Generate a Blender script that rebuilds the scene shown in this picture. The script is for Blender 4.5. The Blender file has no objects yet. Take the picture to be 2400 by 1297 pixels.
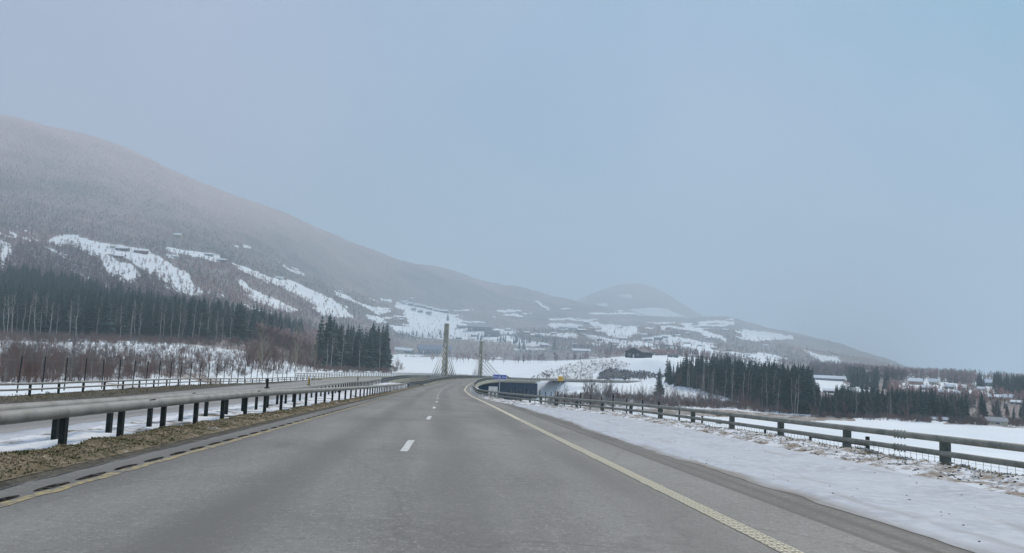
import bpy, math, random
import numpy as np
from mathutils import Vector, Matrix
random.seed(7); RNG = np.random.default_rng(7)
S = bpy.context.scene; COL = S.collection
PI = math.pi

# ------------------------------------------------------------------ camera
F = 1850.0; W = 2400.0; H = 1297.0; CAM = np.array([0.0, 0.0, 1.49])
ROLL = math.radians(2.4); HOR_X, HOR_Y = 1034.0, 815.0      # horizon passes through this photo pixel
def _axes():
    n = np.array([-math.sin(ROLL), math.cos(ROLL)])
    pitch = math.atan(float((np.array([HOR_X, HOR_Y]) - [W/2, H/2]) @ n) / F)
    def B(yaw):
        f = np.array([math.sin(yaw)*math.cos(pitch), math.cos(yaw)*math.cos(pitch), math.sin(pitch)])
        r0 = np.array([math.cos(yaw), -math.sin(yaw), 0]); u0 = np.cross(r0, f)
        return r0*math.cos(ROLL)+u0*math.sin(ROLL), -r0*math.sin(ROLL)+u0*math.cos(ROLL), f
    lo, hi = -.3, .5
    for _ in range(60):
        m = (lo+hi)/2; b = B(m); q = np.array([0, 1000., 0])
        x = W/2 + F*(q @ b[0])/(q @ b[2])
        lo, hi = (m, hi) if x > HOR_X else (lo, m)
    return b
AX = _axes()
def ray(px, py):
    v = AX[2]*F + AX[0]*(px-W/2) - AX[1]*(py-H/2); return v/np.linalg.norm(v)
def project(P):
    Q = np.asarray(P) - CAM; z = Q @ AX[2]; z = np.where(np.abs(z) < .01, .01, z)
    return W/2 + F*(Q @ AX[0])/z, H/2 - F*(Q @ AX[1])/z, z
cam = bpy.data.objects.new('camera', bpy.data.cameras.new('camera')); COL.objects.link(cam)
cam.data.sensor_width = 36; cam.data.lens = 36*F/W; cam.data.clip_start = .1; cam.data.clip_end = 60000
cam.matrix_world = Matrix(((AX[0][0], AX[1][0], -AX[2][0], CAM[0]), (AX[0][1], AX[1][1], -AX[2][1], CAM[1]),
                           (AX[0][2], AX[1][2], -AX[2][2], CAM[2]), (0, 0, 0, 1)))
S.camera = cam

# ------------------------------------------------------------------ light, sky, exposure
SUN_EL, SUN_AZ = 46, 35          # degrees; azimuth clockwise from +Y (the driving direction)
sd = bpy.data.lights.new('sun', 'SUN'); sd.energy = 1.5; sd.angle = math.radians(18); sd.color = (1, .90, .76)
sun = bpy.data.objects.new('sun', sd); COL.objects.link(sun)
sv = Vector((math.sin(math.radians(SUN_AZ))*math.cos(math.radians(SUN_EL)), math.cos(math.radians(SUN_AZ))*math.cos(math.radians(SUN_EL)), math.sin(math.radians(SUN_EL))))
sun.rotation_euler = sv.to_track_quat('Z', 'Y').to_euler()
S.view_settings.view_transform = 'Standard'; S.view_settings.look = 'None'
S.view_settings.exposure = 1.22; S.view_settings.gamma = 1.0; S.view_settings.use_curve_mapping = False
SKY_LEFT, SKY_RIGHT, SKY_PALE = (.180, .200, .272), (.052, .165, .250), (.215, .225, .30)
w = bpy.data.worlds.new('World'); S.world = w; w.use_nodes = True
nt = w.node_tree; nt.nodes.clear(); N = nt.nodes.new; L = nt.links.new
out = N('ShaderNodeOutputWorld'); mixs = N('ShaderNodeMixShader'); L(mixs.outputs[0], out.inputs[0])
sky = N('ShaderNodeTexSky'); sky.sky_type = 'NISHITA'; sky.sun_disc = False
sky.sun_elevation = math.radians(SUN_EL); sky.sun_rotation = math.radians(SUN_AZ)
bg1 = N('ShaderNodeBackground'); bg1.inputs[1].default_value = .08; L(sky.outputs[0], bg1.inputs[0])
bg2 = N('ShaderNodeBackground'); bg2.inputs[1].default_value = 1.0
mixs.inputs[0].default_value = .9; L(bg1.outputs[0], mixs.inputs[1]); L(bg2.outputs[0], mixs.inputs[2])
tc = N('ShaderNodeTexCoord'); sep = N('ShaderNodeSeparateXYZ'); L(tc.outputs['Generated'], sep.inputs[0])
n1 = N('ShaderNodeTexNoise'); n1.inputs['Scale'].default_value = 1.3; n1.inputs['Detail'].default_value = 5; n1.inputs['Roughness'].default_value = .45; n1.inputs['Distortion'].default_value = .6
L(tc.outputs['Generated'], n1.inputs['Vector'])
lr = N('ShaderNodeMapRange'); lr.inputs[1].default_value = -.45; lr.inputs[2].default_value = .6; L(sep.outputs[0], lr.inputs[0])
add = N('ShaderNodeMath'); add.operation = 'MULTIPLY_ADD'; add.inputs[1].default_value = .5; L(n1.outputs[0], add.inputs[0])
sub = N('ShaderNodeMath'); sub.operation = 'SUBTRACT'; sub.inputs[1].default_value = .25; L(lr.outputs[0], sub.inputs[0]); L(sub.outputs[0], add.inputs[2])
mc = N('ShaderNodeMix'); mc.data_type = 'RGBA'; L(add.outputs[0], mc.inputs[0]); mc.inputs[6].default_value = (*SKY_LEFT, 1); mc.inputs[7].default_value = (*SKY_RIGHT, 1)
n2 = N('ShaderNodeTexNoise'); n2.inputs['Scale'].default_value = 2.4; n2.inputs['Detail'].default_value = 4; n2.inputs['Roughness'].default_value = .4
L(tc.outputs['Generated'], n2.inputs['Vector'])
pr = N('ShaderNodeMapRange'); pr.inputs[1].default_value = .40; pr.inputs[2].default_value = .66; pr.inputs[4].default_value = .6; L(n2.outputs[0], pr.inputs[0])
mc2 = N('ShaderNodeMix'); mc2.data_type = 'RGBA'; L(pr.outputs[0], mc2.inputs[0]); L(mc.outputs[2], mc2.inputs[6]); mc2.inputs[7].default_value = (*SKY_PALE, 1)
L(mc2.outputs[2], bg2.inputs[0])
S.render.engine = 'CYCLES'; S.cycles.use_denoising = True; S.cycles.volume_bounces = 2; S.cycles.max_bounces = 6
S.cycles.volume_step_rate = 4

# ------------------------------------------------------------------ helpers
def nodes(m):
    m.use_nodes = True; t = m.node_tree; return t, t.nodes, t.links, t.nodes['Principled BSDF']
def mat(name, col, rough=.8, spec=.3, noise=None, metal=0, bump=None, coords='Object'):
    """noise=(scale, colour2, lo, hi, detail); bump=(scale, strength, distance)"""
    m = bpy.data.materials.new(name); t, ns, ls, p = nodes(m)
    p.inputs['Base Color'].default_value = (*col, 1); p.inputs['Roughness'].default_value = rough
    p.inputs['Specular IOR Level'].default_value = spec; p.inputs['Metallic'].default_value = metal
    tc = ns.new('ShaderNodeTexCoord') if coords != 'World' else ns.new('ShaderNodeNewGeometry')
    src = tc.outputs['Position' if coords == 'World' else coords]
    if noise:
        for k, (sc, c2, lo, hi, det) in enumerate(noise if isinstance(noise, list) else [noise]):
            n = ns.new('ShaderNodeTexNoise'); n.inputs['Scale'].default_value = sc; n.inputs['Detail'].default_value = det
            ls.new(src, n.inputs['Vector'])
            r = ns.new('ShaderNodeMapRange'); r.inputs[1].default_value = lo; r.inputs[2].default_value = hi; ls.new(n.outputs[0], r.inputs[0])
            x = ns.new('ShaderNodeMix'); x.data_type = 'RGBA'; ls.new(r.outputs[0], x.inputs[0])
            if k == 0: x.inputs[6].default_value = (*col, 1)
            else: ls.new(prev.outputs[2], x.inputs[6])
            x.inputs[7].default_value = (*c2, 1); prev = x
        ls.new(prev.outputs[2], p.inputs['Base Color'])
    if bump:
        n = ns.new('ShaderNodeTexNoise'); n.inputs['Scale'].default_value = bump[0]; n.inputs['Detail'].default_value = 6; ls.new(src, n.inputs['Vector'])
        b = ns.new('ShaderNodeBump'); b.inputs['Strength'].default_value = bump[1]; b.inputs['Distance'].default_value = bump[2]
        ls.new(n.outputs[0], b.inputs['Height']); ls.new(b.outputs[0], p.inputs['Normal'])
    return m
def mesh(name, V, Fc, mats, smooth=False, attrs=None):
    me = bpy.data.meshes.new(name); V = np.asarray(V, dtype=np.float32).reshape(-1, 3)
    if isinstance(Fc, np.ndarray):
        k = Fc.shape[1]; me.vertices.add(len(V)); me.vertices.foreach_set('co', V.ravel())
        me.loops.add(Fc.size); me.loops.foreach_set('vertex_index', Fc.ravel().astype(np.int32))
        me.polygons.add(len(Fc)); me.polygons.foreach_set('loop_start', np.arange(0, Fc.size, k, dtype=np.int32))
        me.update(calc_edges=True)
    else:
        me.from_pydata([tuple(map(float, v)) for v in V], [], [tuple(f) for f in Fc]); me.update()
    for m in (mats if isinstance(mats, (list, tuple)) else [mats]): me.materials.append(m)
    if smooth: me.polygons.foreach_set('use_smooth', np.ones(len(me.polygons), dtype=bool))
    for k, a in (attrs or {}).items():
        at = me.attributes.new(k, 'FLOAT', 'POINT'); at.data.foreach_set('value', np.asarray(a, dtype=np.float32).ravel())
    return me
def put(name, me, parent=None, loc=None, rot=None, scale=None, label=None, cat=None, group=None, kind=None):
    o = bpy.data.objects.new(name, me); COL.objects.link(o)
    if parent is not None: o.parent = parent
    if loc is not None: o.location = tuple(map(float, loc))
    if rot is not None: o.rotation_euler = rot
    if scale is not None: o.scale = (scale,)*3 if not hasattr(scale, '__len__') else scale
    if label: o['label'] = label
    if cat: o['category'] = cat
    if group: o['group'] = group
    if kind: o['kind'] = kind
    return o
class MB:
    """collects simple solids into one mesh"""
    def __init__(s): s.V = []; s.F = []
    def add(s, V, Fc):
        b = len(s.V); s.V += [tuple(v) for v in V]; s.F += [tuple(i+b for i in f) for f in Fc]; return s
    def box(s, x0, x1, y0, y1, z0, z1):
        return s.add([(x0,y0,z0),(x1,y0,z0),(x1,y1,z0),(x0,y1,z0),(x0,y0,z1),(x1,y0,z1),(x1,y1,z1),(x0,y1,z1)],
                     [(0,3,2,1),(4,5,6,7),(0,1,5,4),(1,2,6,5),(2,3,7,6),(3,0,4,7)])
    def tube(s, pts, rad, n=8, cap=True):
        pts = [Vector(p) for p in pts]; rad = rad if hasattr(rad, '__len__') else [rad]*len(pts)
        b = len(s.V); up = Vector((0, 0, 1))
        for i, p in enumerate(pts):
            d = (pts[min(i+1, len(pts)-1)] - pts[max(i-1, 0)]).normalized()
            a = d.cross(up) if abs(d.z) < .95 else d.cross(Vector((1, 0, 0)))
            a.normalize(); c = a.cross(d)
            for k in range(n):
                an = 2*PI*k/n; s.V.append(tuple(p + (a*math.cos(an)+c*math.sin(an))*rad[i]))
        for i in range(len(pts)-1):
            for k in range(n):
                k2 = (k+1) % n; s.F.append((b+i*n+k, b+i*n+k2, b+(i+1)*n+k2, b+(i+1)*n+k))
        if cap: s.F.append(tuple(b+k for k in range(n))[::-1]); s.F.append(tuple(b+(len(pts)-1)*n+k for k in range(n)))
        return s
    def mesh(s, name, m, smooth=False): return mesh(name, s.V, s.F, m, smooth)
def smooth1(a, k):
    if k < 1: return a
    g = np.exp(-.5*(np.arange(-3*k, 3*k+1)/k)**2); g /= g.sum()
    return np.convolve(np.concatenate([2*a[0]-a[3*k:0:-1], a, 2*a[-1]-a[-2:-3*k-2:-1]]), g, 'valid')
_lat = RNG.random((256, 256))
def vnoise(x, y):
    xi = np.floor(x).astype(int); yi = np.floor(y).astype(int); fx = x-xi; fy = y-yi
    fx = fx*fx*(3-2*fx); fy = fy*fy*(3-2*fy); g = lambda a, b: _lat[a % 256, b % 256]
    return (g(xi, yi)*(1-fx)+g(xi+1, yi)*fx)*(1-fy)+(g(xi, yi+1)*(1-fx)+g(xi+1, yi+1)*fx)*fy
def fbm(x, y, o=4):
    s = 0; a = .5
    for k in range(o): s = s+a*(vnoise(x*2**k+17*k, y*2**k+31*k)-.5); a *= .5
    return s*2
def inpoly(x, y, P):
    r = np.zeros(np.shape(x), dtype=bool); n = len(P)
    for i in range(n):
        x1, y1 = P[i]; x2, y2 = P[(i+1) % n]
        if y1 == y2: continue
        c = ((y1 > y) != (y2 > y)) & (x < (x2-x1)*(y-y1)/(y2-y1)+x1); r ^= c
    return r

# ------------------------------------------------------------------ road axis (middle of the two carriageways)
_K = np.array([(-30,-7,-30),(0,-7,0),(100,-6.8,100),(130,-6,130),(167,-3,167),(183,-1.3,183),(215,2.3,215),(270,9.3,270),(326,17.3,326),
               (355,30,352),(379,44,371),(408,66,391),(440,93,408),(472,123,420),(511,160,430),(560,208,440)], dtype=float)
TT = np.arange(-30, 560.5, .5)
AXX = smooth1(np.interp(TT, _K[:,0], _K[:,1]), 14); AXY = smooth1(np.interp(TT, _K[:,0], _K[:,2]), 14)
AXZ = smooth1(np.interp(TT, [-30,110,150,215,270,326,360,410,470,560], [1.266,-4.64,-5.75,-6.95,-8.6,-10.3,-11.4,-12,-12.4,-12.6]), 14)
_tx = np.gradient(AXX); _ty = np.gradient(AXY); _l = np.hypot(_tx, _ty); NX, NY = _ty/_l, -_tx/_l
def P(t, off, dz=0.0):
    t = np.asarray(t, dtype=float); f = lambda a: np.interp(t, TT, a)
    return np.stack([f(AXX)+f(NX)*off, f(AXY)+f(NY)*off, f(AXZ)+dz+0*t], -1)
def axz(t): return np.interp(t, TT, AXZ)
def heading(t): return math.atan2(float(np.interp(t, TT, NY)), float(np.interp(t, TT, NX)))
def line(tab, tail):
    """tab: (t, X) while the road is nearly straight; afterwards a constant offset"""
    a = [(t, x-float(np.interp(t, TT, AXX))) for t, x in tab]+tail
    tt, oo = zip(*a); oo = smooth1(np.interp(TT, tt, oo), 5)
    return lambda t: np.interp(t, TT, oo)
oRailR = line([(-15,11.4),(30,11.4),(40,11),(46,10.2),(53,8.8),(63,7.2),(73,5.9),(87,5.0),(105,5.0),(121,5.4),(161,7.2),(183,8.9)], [(215,10.3),(560,10.3)])
oLineR = line([(-15,3.4),(29,3.45),(55,3.6),(85,3.6),(107,3.95),(140,4.6),(163,5.7),(183,7.4)], [(215,8.8),(560,8.8)])
oDash = line([(-15,-.72),(18,-.68),(33,-.33),(58,-.12),(90,-.1),(120,.4),(163,2.2),(183,3.7)], [(215,5.2),(560,5.2)])
oLineL = line([(-15,-4.62),(10,-4.6),(20,-4.48),(45,-4.3),(77,-4.35),(120,-3.9),(163,-1.0)], [(183,1.7),(215,1.9),(560,1.9)])
oAspL = line([(-15,-5.3),(45,-5.15),(77,-5.0),(120,-4.6),(163,-1.5)], [(183,1.2),(215,1.4),(560,1.4)])
oRailA = line([(-15,-6.65),(25,-6.6),(32,-6.3),(45,-5.95),(60,-5.6),(100,-5.6),(120,-5.2),(155,-2.6)], [(183,1.0),(215,1.2),(560,1.2)])
oRailB = line([(-15,-7.5),(20,-7.45),(31,-7.5),(44,-7.9),(71,-8.7),(131,-10.2),(160,-9.2)], [(188,-6.2),(215,-3.2),(560,-3.2)])
oOppN = line([(-15,-9.1),(20,-9.1),(45,-9.6),(71,-10.2),(131,-11.2),(160,-9.9)], [(188,-6.9),(215,-3.7),(560,-3.7)])
oOppF = line([(-15,-15.9),(30,-16.2),(50,-17.6),(80,-20),(110,-22),(140,-22.5),(175,-19.5),(198,-14.5)], [(215,-14.2),(560,-13.8)])
oRailC = line([(-15,-19.5),(40,-21.5),(54,-22.7),(62,-23.3),(79,-24.5),(110,-25),(140,-24.2),(175,-20.2)], [(198,-15.6),(215,-14.6),(560,-14.2)])
def oppdz(t): return .32*np.clip((np.asarray(t, float)-45)/40, 0, 1)*np.clip((215-np.asarray(t, float))/40, 0, 1)
BR0, BR1 = 150.0, 366.0            # where the bridge decks begin and end

# ------------------------------------------------------------------ terrain as a polar sheet
def HZ(x): return HOR_Y+math.tan(ROLL)*(x-HOR_X)
Cn = {  # column px: near floor z, (D, photo y) ...: flats, bank, foot, lower, mid, upper, skyline
 -300: (-4,-3.8,(300,783),(350,775),(420,758),(900,610),(1400,520),(2100,400),(3300,225)),
 0:    (-4,-4,(300,797),(350,790),(420,778),(900,640),(1400,572),(2100,455),(3300,287)),
 200:  (-4.5,-5,(300,803),(350,795),(420,783),(900,672),(1400,585),(2100,490),(3300,339)),
 400:  (-5.5,-6.5,(300,812),(350,803),(430,790),(900,712),(1400,612),(2100,545),(3300,409)),
 600:  (-6.5,-8.5,(300,840),(350,825),(440,797),(900,757),(1500,662),(2200,600),(3400,484)),
 800:  (-8,-10.5,(330,874),(430,866),(560,850),(1200,782),(1800,722),(2500,668),(3600,571)),
 920:  (-8,-13.5,(400,872),(500,862),(1500,831),(1750,800),(2100,752),(2700,700),(3800,612)),
 1050: (-8,-14.5,(330,899),(520,866),(1500,833),(1750,805),(2200,765),(2900,720),(4000,638)),
 1200: (-8,-14.5,(330,911),(470,884),(1400,838),(1750,803),(2300,770),(3100,735),(4200,679)),
 1300: (-8,-14.5,(395,896),(500,860),(1200,845),(1750,806),(2300,775),(3100,745),(4200,703)),
 1400: (-8,-14.3,(430,893),(500,848),(1100,841),(1700,803),(2300,775),(3100,755),(4200,722)),
 1500: (-8,-14.2,(420,895),(490,838),(900,832),(1500,800),(2300,772),(3000,757),(4200,746)),
 1600: (-8,-14,(300,920),(470,846),(900,835),(1500,806),(2300,776),(3000,763),(4200,752)),
 1700: (-8,-14,(255,953),(330,925),(900,850),(1500,814),(2300,782),(3000,765),(4200,743)),
 1900: (-8,-14,(250,973),(330,940),(900,880),(1500,858),(2300,830),(3000,815),(4200,793)),
 2000: (-8,-14,(235,978),(300,962),(500,914),(900,882),(1500,865),(2300,847),(4200,829)),
 2130: (-8,-14,(235,986),(300,972),(500,928),(800,893),(1200,880),(1600,876),(3500,872)),
 2250: (-8,-14,(240,993),(300,972),(480,940),(700,906),(1000,890),(1200,886),(1500,882)),
 2400: (-8,-14,(245,1001),(290,985),(450,948),(700,924),(1000,903),(1200,898),(1500,894)),
 2700: (-8,-14,(250,1012),(290,997),(450,960),(700,936),(1000,915),(1200,910),(1500,906)),
}
_ce, _cD, _cZ = [], [], []
for x, c in Cn.items():
    az = math.atan2(*ray(x, HZ(x))[:2]); Ds, Zs = [60, 180], [c[0], c[1]]
    for D, y in c[2:]:
        v = ray(x, y); Ds.append(D); Zs.append(CAM[2]+v[2]/math.hypot(v[0], v[1])*D)
    _ce.append(az); _cD.append([3, 25]+Ds+[Ds[-1]*1.35]); _cZ.append([c[0]*.8, c[0]]+Zs+[Zs[-1]-Ds[-1]*.06])
_ce = np.array(_ce); _cD = np.array(_cD, float); _cZ = np.array(_cZ, float)
NA = 1150; AZ = np.linspace(math.radians(-62), math.radians(64), NA)
KD = np.stack([smooth1(np.interp(AZ, _ce, _cD[:, k]), 13) for k in range(_cD.shape[1])], 1)
KZ = np.stack([smooth1(np.interp(AZ, _ce, _cZ[:, k]), 13 if k < 9 else 4) for k in range(_cD.shape[1])], 1)
SEG = [60, 50, 70, 60, 30, 44, 44, 36, 36, 40, 8]
cols_r, cols_z = [], []
SL = np.zeros_like(KZ)
d = np.diff(KZ, axis=1)/np.diff(KD, axis=1)
SL[:, 1:-1] = np.where(d[:, 1:]*d[:, :-1] > 0, 2*d[:, 1:]*d[:, :-1]/(d[:, 1:]+d[:, :-1]+1e-9), 0); SL[:, 0] = d[:, 0]; SL[:, -1] = d[:, -1]
for k, n in enumerate(SEG):
    u = np.linspace(0, 1, n, endpoint=(k == len(SEG)-1))[None, :]
    D0, D1 = KD[:, k:k+1], KD[:, k+1:k+2]
    r = D0*(D1/D0)**u; s = (r-D0)/(D1-D0); h = D1-D0
    cols_r.append(r); cols_z.append((2*s**3-3*s**2+1)*KZ[:, k:k+1]+(s**3-2*s**2+s)*h*SL[:, k:k+1]+(-2*s**3+3*s**2)*KZ[:, k+1:k+2]+(s**3-s**2)*h*SL[:, k+1:k+2])
R = np.concatenate(cols_r, 1); ZT = np.concatenate(cols_z, 1); NR = R.shape[1]
TX = R*np.sin(AZ)[:, None]; TY = R*np.cos(AZ)[:, None]
amp = np.clip((R-450)/1500, 0, 1)
ZT += amp*(fbm(TX/420, TY/420, 4)*34+fbm(TX/90, TY/90, 3)*9)*np.clip((R-700)/1500, .12, 1) + .5*fbm(TX/14, TY/14, 3)*np.clip((R-50)/60, .3, 1)
def corridor(X, Y, t0, t1, lo, hi):
    """distance outside the strip between lines lo(t) and hi(t), and the station"""
    ts = np.arange(t0, t1+.1, 2.0); ax = P(ts, 0); nx = np.interp(ts, TT, NX); ny = np.interp(ts, TT, NY)
    ex = np.full(X.shape, 1e9); st = np.zeros(X.shape)
    xf, yf = X.ravel(), Y.ravel(); e = np.empty(len(xf)); s = np.empty(len(xf)); lat = np.empty(len(xf))
    for a in range(0, len(xf), 40000):
        dx = xf[a:a+40000, None]-ax[:, 0]; dy = yf[a:a+40000, None]-ax[:, 1]
        i = np.argmin(dx*dx+dy*dy, 1); j = np.arange(len(i)); dx = dx[j, i]; dy = dy[j, i]
        la = dx*nx[i]+dy*ny[i]; lo_ = -dx*ny[i]+dy*nx[i]; t = ts[i]+np.clip(lo_, -1, 1)
        beyond = np.where((i == 0) | (i == len(ts)-1), np.maximum(np.abs(lo_)-1, 0), 0)
        out_ = np.maximum(np.maximum(lo(t)-la, la-hi(t)), 0)
        e[a:a+40000] = np.hypot(out_, beyond); s[a:a+40000] = t; lat[a:a+40000] = la
    return e.reshape(X.shape), s.reshape(X.shape), lat.reshape(X.shape)
near = R.max(0) < 640; J = np.where(near)[0].max()+1
EX = np.full(R.shape, 1e9)
for t0, t1, lo, hi, drop in ((-30, BR0-2, lambda t: oRailC(t)-.3, lambda t: oRailR(t)+.6, .42), (BR1+2, 560, lambda t: 0*t-14.6, lambda t: 0*t+11.2, .3)):
    e, st, la = corridor(TX[:, :J], TY[:, :J], t0, t1, lo, hi)
    ze = axz(st)-drop-e/1.75; inside = e <= 0
    EX[:, :J] = np.minimum(EX[:, :J], e)
    cur = ZT[:, :J]
    if t0 > 0: cur = np.where(e < 60, np.minimum(cur, axz(st)-.3+np.maximum(e-1, 0)*.55), cur)
    ZT[:, :J] = np.where(inside, axz(st)-.55 if t0 < 0 else axz(st)-.3, np.maximum(cur, ze))
e, st, la = corridor(TX[:, :J], TY[:, :J], BR0, BR1, lambda t: 0*t-24, lambda t: 0*t+13)   # keep the ground clear of the decks
ZT[:, :J] = np.where(e < 3, np.minimum(ZT[:, :J], axz(st)-2.2), ZT[:, :J])
e, st, la = corridor(TX[:, :J], TY[:, :J], 185, 362, lambda t: 0*t-20, lambda t: 0*t+12)      # the river channel under the bridge
ZT[:, :J] = np.minimum(ZT[:, :J], -19.5+np.maximum(e-12, 0)*.55)

PX, PY, _ = project(np.stack([TX, TY, ZT], -1))
SNOW = [
 [(195,582),(235,592),(262,614),(300,620),(326,640),(312,664),(280,662),(256,645),(236,622)],
 [(100,560),(160,548),(230,565),(290,580),(350,592),(395,612),(430,640),(470,680),(478,694),(430,692),(400,672),(350,645),(320,630),(300,612),(270,600),(210,588),(120,572)],
 [(395,582),(450,588),(500,600),(540,615),(470,606),(410,597)],[(392,596),(408,598),(408,603),(392,601)],
 [(548,612),(600,630),(640,650),(690,660),(750,685),(790,705),(815,725),(830,744),(800,744),(760,738),(722,712),(700,692),(650,668),(600,648)],
 [(548,655),(600,680),(640,695),(680,720),(705,732),(670,729),(610,708),(570,684)],
 [(770,678),(830,700),(870,715),(908,732),(890,738),(860,724),(800,700)],
 [(540,568),(580,575),(586,582),(560,576)],[(645,612),(700,634),(720,645),(690,637)],[(885,700),(925,708),(920,713),(890,706)],
 [(935,705),(985,715),(1040,735),(1075,750),(1120,765),(1140,790),(1100,800),(1040,786),(990,782),(960,762),(945,735)],
 [(900,760),(960,765),(1050,782),(1200,790),(1250,800),(1292,815),(1260,814),(1200,806),(1100,798),(1000,792),(930,778)],
 [(1100,768),(1200,775),(1215,787),(1150,785)],[(1375,755),(1410,758),(1470,768),(1505,783),(1450,793),(1420,783),(1390,770)],
 [(1460,765),(1508,763),(1500,775),(1470,772)],[(1360,778),(1410,788),(1470,805),(1495,813),(1450,810),(1400,799)],
 [(1510,790),(1580,790),(1670,805),(1660,820),(1600,817),(1540,806)],[(1580,765),(1610,757),(1650,768),(1690,790),(1707,802),(1660,792),(1620,778)],
 [(1720,772),(1790,780),(1862,790),(1840,796),(1790,801),(1760,795)],[(1700,832),(1800,838),(1827,850),(1800,858),(1750,847)],
 [(1560,815),(1700,822),(1830,830),(1862,842),(1830,844),(1700,837),(1580,826)],[(1890,820),(1960,838),(1978,850),(1935,852),(1910,836)],
 [(1245,703),(1302,720),(1300,727),(1260,713)],[(1285,762),(1352,760),(1355,772),(1300,775)],[(0,565),(26,575),(15,622),(0,642)],
 [(2100,878),(2190,884),(2260,900),(2252,924),(2200,918),(2120,908)],[(2285,880),(2345,885),(2338,934),(2280,930)],[(2280,935),(2420,943),(2420,968),(2290,957)],
 [(1902,886),(1980,886),(1976,924),(1905,924)],[(1440,800),(1500,798),(1560,812),(1500,822),(1450,815)],[(1500,826),(1560,822),(1590,836),(1500,838)],
 [(1645,702),(1662,706),(1650,710)],[(850,742),(900,745),(905,756),(860,752)],[(1965,874),(2010,872),(2020,882),(1975,884)]]
ROCK = [[(1405,872),(1432,863),(1470,868),(1520,875),(1552,884),(1500,888),(1440,889),(1400,888)],[(1495,868),(1560,880),(1556,885),(1510,874)],[(1268,873),(1290,880),(1288,886)]]
SCRUB = [[(930,798),(1100,795),(1250,806),(1360,822),(1440,838),(1430,850),(1340,846),(1200,834),(1050,830),(940,828)],
         [(1230,893),(1290,866),(1360,848),(1440,842),(1480,856),(1400,872),(1380,890),(1300,896)],
         [(1480,930),(1600,940),(1720,955),(1800,968),(2020,975),(2010,990),(1800,985),(1500,965)],
         [(1270,925),(1480,925),(1480,965),(1300,965)], [(2230,975),(2420,990),(2420,1004),(2230,992)]]
foot = KD[:, 6:7]
wood = np.clip((R-foot)/(foot*.04)+.5, 0, 1)
PXn = PX+np.where(R > 330, 26*fbm(TX/70, TY/110, 4), 0); PYn = PY+np.where(R > 330, 9*fbm(TX/60+9, TY/90, 4), 0)
wood = np.where((PX < 760) & (R > 330), np.clip((R-330)/40, 0, 1), wood)
for pl in SNOW: wood = np.where(inpoly(PXn, PYn, pl) & (R > 330), 0, wood)
fl = fbm(PX/70, PY/7, 3); wood = np.where((fl > .33) & (PX > 880) & (PX < 1720) & (PY > 722+np.clip((PX-1700)*.22, 0, 99)) & (PY < 850) & (R > 900), 0, wood)      # small clearings on the far slopes
fl = fbm((PX+3)/46, (PY-.42*PX)/6, 3); wood = np.where((fl > .34) & (PX < 900) & (PY-.33*PX > 520) & (PY-.33*PX < 640) & (R > 900), 0, wood)
wood = np.where(inpoly(PX, PY, [(1540,893),(1620,900),(1700,925),(1800,955),(2020,972),(2420,995),(2420,925),(2290,925),(2100,915),(1950,925),(1900,910),(1700,890)]) & (R > 240) & (R < 700), 1, wood)
rock = np.zeros(R.shape); scrub = np.zeros(R.shape)
for pl in ROCK: rock = np.where(inpoly(PX, PY, pl) & (R > 380) & (R < 560), 1, rock)
PXs = PX+40*fbm(TX/25, TY/25, 4); PYs = PY+9*fbm(TX/18+7, TY/18, 4)
for pl in SCRUB: scrub = np.where(inpoly(PXs, PYs, pl) & (R > 200), .8, scrub)
scrub = np.where((PX < 760) & (R > 45) & (R < 330), .0+.62*np.exp(-((R-185)/50)**2)+1.0*fbm(TX/60, TY/22, 3), scrub)
scrub = np.where((PX > 1200) & (R > 240), scrub*.55, scrub)
scrub = np.where((R < 150) & (EX < 14), np.maximum(scrub, .62*np.clip(1-EX/14, 0, 1)), scrub)
ZT += rock*2.5*fbm(TX/6, TY/6, 3)

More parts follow.
